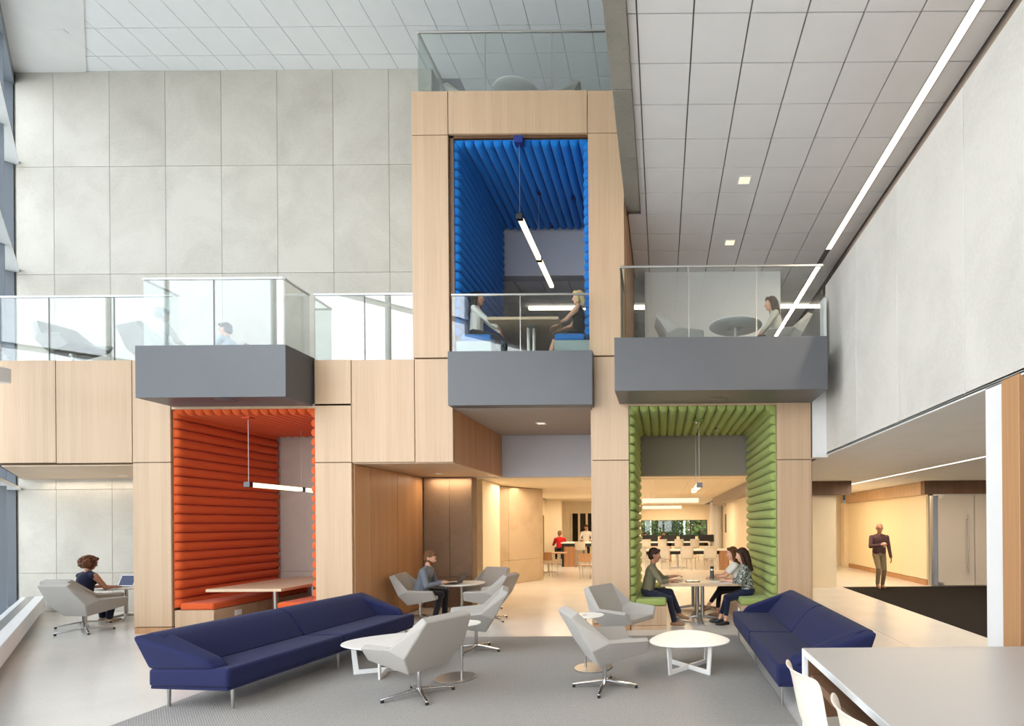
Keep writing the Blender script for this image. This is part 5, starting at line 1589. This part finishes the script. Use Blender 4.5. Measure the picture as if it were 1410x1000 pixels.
olive = fabric('olive blouse', (118, 112, 88)); whitec = fabric('white blouse', (226, 222, 216)); patt = print_mat('black and white print', (30, 32, 30), (196, 200, 190), 46)
jean = fabric('dark indigo cloth', (40, 42, 58)); greyk = fabric('light knit', (196, 190, 178)); redc = fabric('red cloth', (170, 26, 30)); plaid = stripe_mat('dark plum stripes', (92, 58, 58), (56, 38, 42), 30)
khaki = fabric('dark khaki cloth', (124, 108, 82)); bluec = fabric('blue shirt', (70, 100, 160)); shoeb = plain('black leather', (24, 22, 22), 0.4); shoet = plain('tan leather', (150, 112, 84), 0.5); shoeg = fabric('beige canvas', (176, 164, 138))
lightb = fabric('light blue shirt', (176, 200, 220))

def seated_feet(sx, z=.08, w=.1, dx=0.0):
    return ((sx, w, z), (sx + dx, -w, z))
# 1 man with the black laptop
person('bearded man in a grey jacket typing on a black laptop', (-4.62, 10.0, 0), R(5), .515, ((.40, .14, .085), (.30, -.10, .085)), ((.40, .10, .70), (.40, -.10, .70)), lean=16, head=(0, 14), s=1.0,
       top=greyj, bottom=blackc, shoe=shoeb, hair='short', hairm=HG, beard=True, female=False, voxel=.008, finger_curl=.35)
# 2 woman with the white laptop
w, _ = person('curly haired woman in a sleeveless dark blue top at a white laptop', (-10.66, 9.60, 0), R(84), .50, ((.42, .12, .085), (.34, -.13, .085)), ((.46, .08, .67), (.44, -.14, .67)), lean=12, head=(-5, 16), s=.97,
       top=navyc, bottom=navyc, shoe=shoeg, skin=SKIN2, hair='curly', hairm=HR, sleeve='none', voxel=.008, finger_curl=.35)
# 3 olive blouse, green booth left
person('woman in an olive blouse seated at left in the green booth', (-0.26, 9.28, 0), R(0), .60, ((.56, -.02, .22, (1, 0, -.35)), (.47, -.12, .085)), ((.49, .05, .86), (.47, -.12, .80)), lean=12, head=(-4, 10), s=.96,
       top=olive, bottom=jean, shoe=shoet, skin=SKIN2, hair='short', hairm=HB, sleeve='three', voxel=.008, grip={0: (0, 0, -1), 1: (0, 0, -1)})
# 4 patterned jacket, right front
person('woman with long dark hair in a black and white patterned jacket', (1.53, 9.30, 0), R(180), .60, ((.42, .12, .085), (.50, -.10, .085)), ((.40, .14, .79), (.36, -.12, .79)), lean=10, head=(-10, 12), s=.94,
       top=patt, bottom=navyc, shoe=shoeb, skin=SKIN, hair='long', hairm=HB, sleeve='three', legs='crop', voxel=.008)
# 5 white blouse behind
person('woman with long brown hair in a white blouse behind the patterned jacket', (1.48, 9.95, 0), R(180), .60, ((.62, .10, .24, (1, 0, -.3)), (.42, -.10, .085)), ((.52, .12, .79), (.50, -.10, .79)), lean=14, head=(8, 4), s=.94,
       top=whitec, bottom=blackc, shoe=shoet, skin=SKIN, hair='long', hairm=HR, sleeve='short', legs='crop', voxel=.009)
# 6 walking man with a cup
o6, cf = person('bald man in dark shirt walking with a paper cup', (5.92, 14.25, 0), R(-94), .93, ((-.02, .09, .085), (.16, -.10, .13, (1, 0, -.25))), ((.05, .30, .80), (.30, -.06, 1.18)), lean=2, head=(0, 16), s=1.03,
       top=plaid, bottom=khaki, shoe=shoet, skin=SKIN2, hair='bald', sleeve='long', female=False, glasses=True, voxel=.0085, elbow_pole=((-1, .4, 0), (-.3, -1, -.6)), grip={1: (0, 1, 0), 0: (0, -1, 0)},
       knee_pole=((1, .05, 0), (1, 0, 0)), finger_curl=.8)
e, wr, fa, dn, pal = cf[1]
c = o6.matrix_world if False else Matrix.Translation(o6.location) @ Matrix.Rotation(o6.rotation_euler.z, 4, 'Z')
cp = c @ (wr + fa * .085 + dn * .05)
t = thing('paper_cup', 'white paper cup in the hand of the walking man', 'cup', (cp.x, cp.y, cp.z - .05))
MB().lathe([(.026, 0), (.037, .10)], 18).build('cup', MT['lam_white'], t, smooth=40)
MB().lathe([(.039, .098), (.039, .106), (.034, .114)], 18).build('lid', MT['lam_white'], t, smooth=40)
# 7 blue booth, left
person('dark haired woman in a white blouse at left in the blue booth', (-3.24, 9.22, Z2), R(0), .555, ((.58, .08, .085), (.50, -.08, .085)), ((.42, .10, .60), (.46, -.10, .60)), lean=2, head=(-6, 0), s=.93,
       top=whitec, bottom=blackc, shoe=shoeb, skin=SKIN2, hair='long', hairm=HK, sleeve='long', voxel=.009)
# 8 blue booth, right
person('blond woman in a sleeveless black dress at right in the blue booth', (-1.44, 9.22, Z2), R(180), .555, ((.52, .08, .085), (.62, -.08, .085)), ((.38, .08, .68), (.36, -.10, .66)), lean=-2, head=(4, 2), s=.93,
       top=blackc, bottom=blackc, shoe=shoet, skin=SKIN, hair='fringe', hairm=HBL, sleeve='none', legs='bare', skirt=True, voxel=.009)
# 9 right balcony
person('dark haired woman in a light knit top on the right balcony', (2.18, 9.45, Z2), R(180), .53, ((.44, .12, .085), (.36, -.12, .085)), ((.44, .12, .52), (.44, -.10, .52)), lean=17, head=(0, 6), s=.96,
       top=greyk, bottom=blackc, shoe=shoeb, skin=SKIN, hair='long', hairm=HB, sleeve='three', voxel=.009)
# 10, 11 mezzanine
person('person in a white shirt seen from behind on the mezzanine', (-9.42, 9.75, Z2), R(70), .53, ((.44, .12, .085), (.40, -.12, .085)), ((.46, .12, .66), (.46, -.12, .66)), lean=10, head=(0, 8), s=1.0,
       top=whitec, bottom=blackc, shoe=shoeb, skin=SKIN, hair='short', hairm=HK, female=False, voxel=.011)
person('person with dark hair and glasses behind the balcony glass', (-8.70, 10.62, Z2), R(188), .53, ((.44, .12, .085), (.40, -.12, .085)), ((.46, .12, .66), (.46, -.12, .66)), lean=10, head=(0, 8), s=1.0,
       top=lightb, bottom=blackc, shoe=shoeb, skin=SKIN, hair='short', hairm=HK, female=False, voxel=.011, glasses=True)
# 12-14 far cafe
person('man in a white shirt standing far behind the bar counter', (-3.70, 25.6, 0), R(-80), .93, ((0, .1, .085), (.05, -.1, .085)), ((.30, .2, 1.02), (.3, -.2, 1.02)), lean=4, head=(-8, 14), s=1.03,
       top=whitec, bottom=blackc, shoe=shoeb, skin=SKIN2, hair='short', hairm=HB, female=False, voxel=.014)
person('person in red seated behind the far bar counter', (-4.50, 23.2, 0), R(110), .72, ((.4, .12, .3), (.4, -.12, .3)), ((.4, .15, .98), (.4, -.15, .98)), lean=14, head=(0, 10), s=1.0,
       top=redc, bottom=blackc, shoe=shoeb, skin=SKIN2, hair='short', hairm=HG, female=False, voxel=.014)
tt = thing('bar_stool', 'bar stool under the seated person in red', 'stool', (-4.50, 23.2, 0), R(110))
MB().lathe([(.17, .58), (.19, .60), (.19, .62), (.17, .635)], 20).build('seat', MT['black'], tt, smooth=40)
MB().cyl((0, 0, .02), (0, 0, .58), .025).lathe([(.2, 0), (.2, .02)], 20).build('column', MT['steel'], tt, smooth=40)
person('dark haired person seated behind the far black monitors', (0.12, 28.95, 0), R(-90), .56, ((.44, .12, .085), (.40, -.12, .085)), ((.46, .12, .76), (.46, -.12, .76)), lean=6, head=(0, 5), s=.98,
       top=redc, bottom=blackc, shoe=shoeb, skin=SKIN2, hair='short', hairm=HB, female=False, voxel=.014)
person('person in a blue shirt at the left end of the far desks', (-0.93, 28.95, 0), R(-80), .54, ((.44, .12, .085), (.40, -.12, .085)), ((.46, .12, .76), (.46, -.12, .76)), lean=12, head=(20, 5), s=.98,
       top=bluec, bottom=blackc, shoe=shoeb, skin=SKIN2, hair='short', hairm=HK, female=False, voxel=.014)
for x, lab in ((0.12, 'office chair under the person behind the far monitors'), (-0.93, 'office chair under the person in blue at the far desks')):
    tt = thing('office_chair', lab, 'chair', (x, 28.98, 0))
    MB().box(-.22, .22, -.2, .22, .40, .45).build('seat', MT['black'], tt, bevel=.02)
    MB().box(-.2, .2, .24, .28, .5, .92).build('backrest', MT['black'], tt, bevel=.02)
    MB().cyl((0, 0, .02), (0, 0, .4), .03).box(-.28, .28, -.02, .02, 0, .03).box(-.02, .02, -.28, .28, 0, .03).build('base', MT['black'], tt)
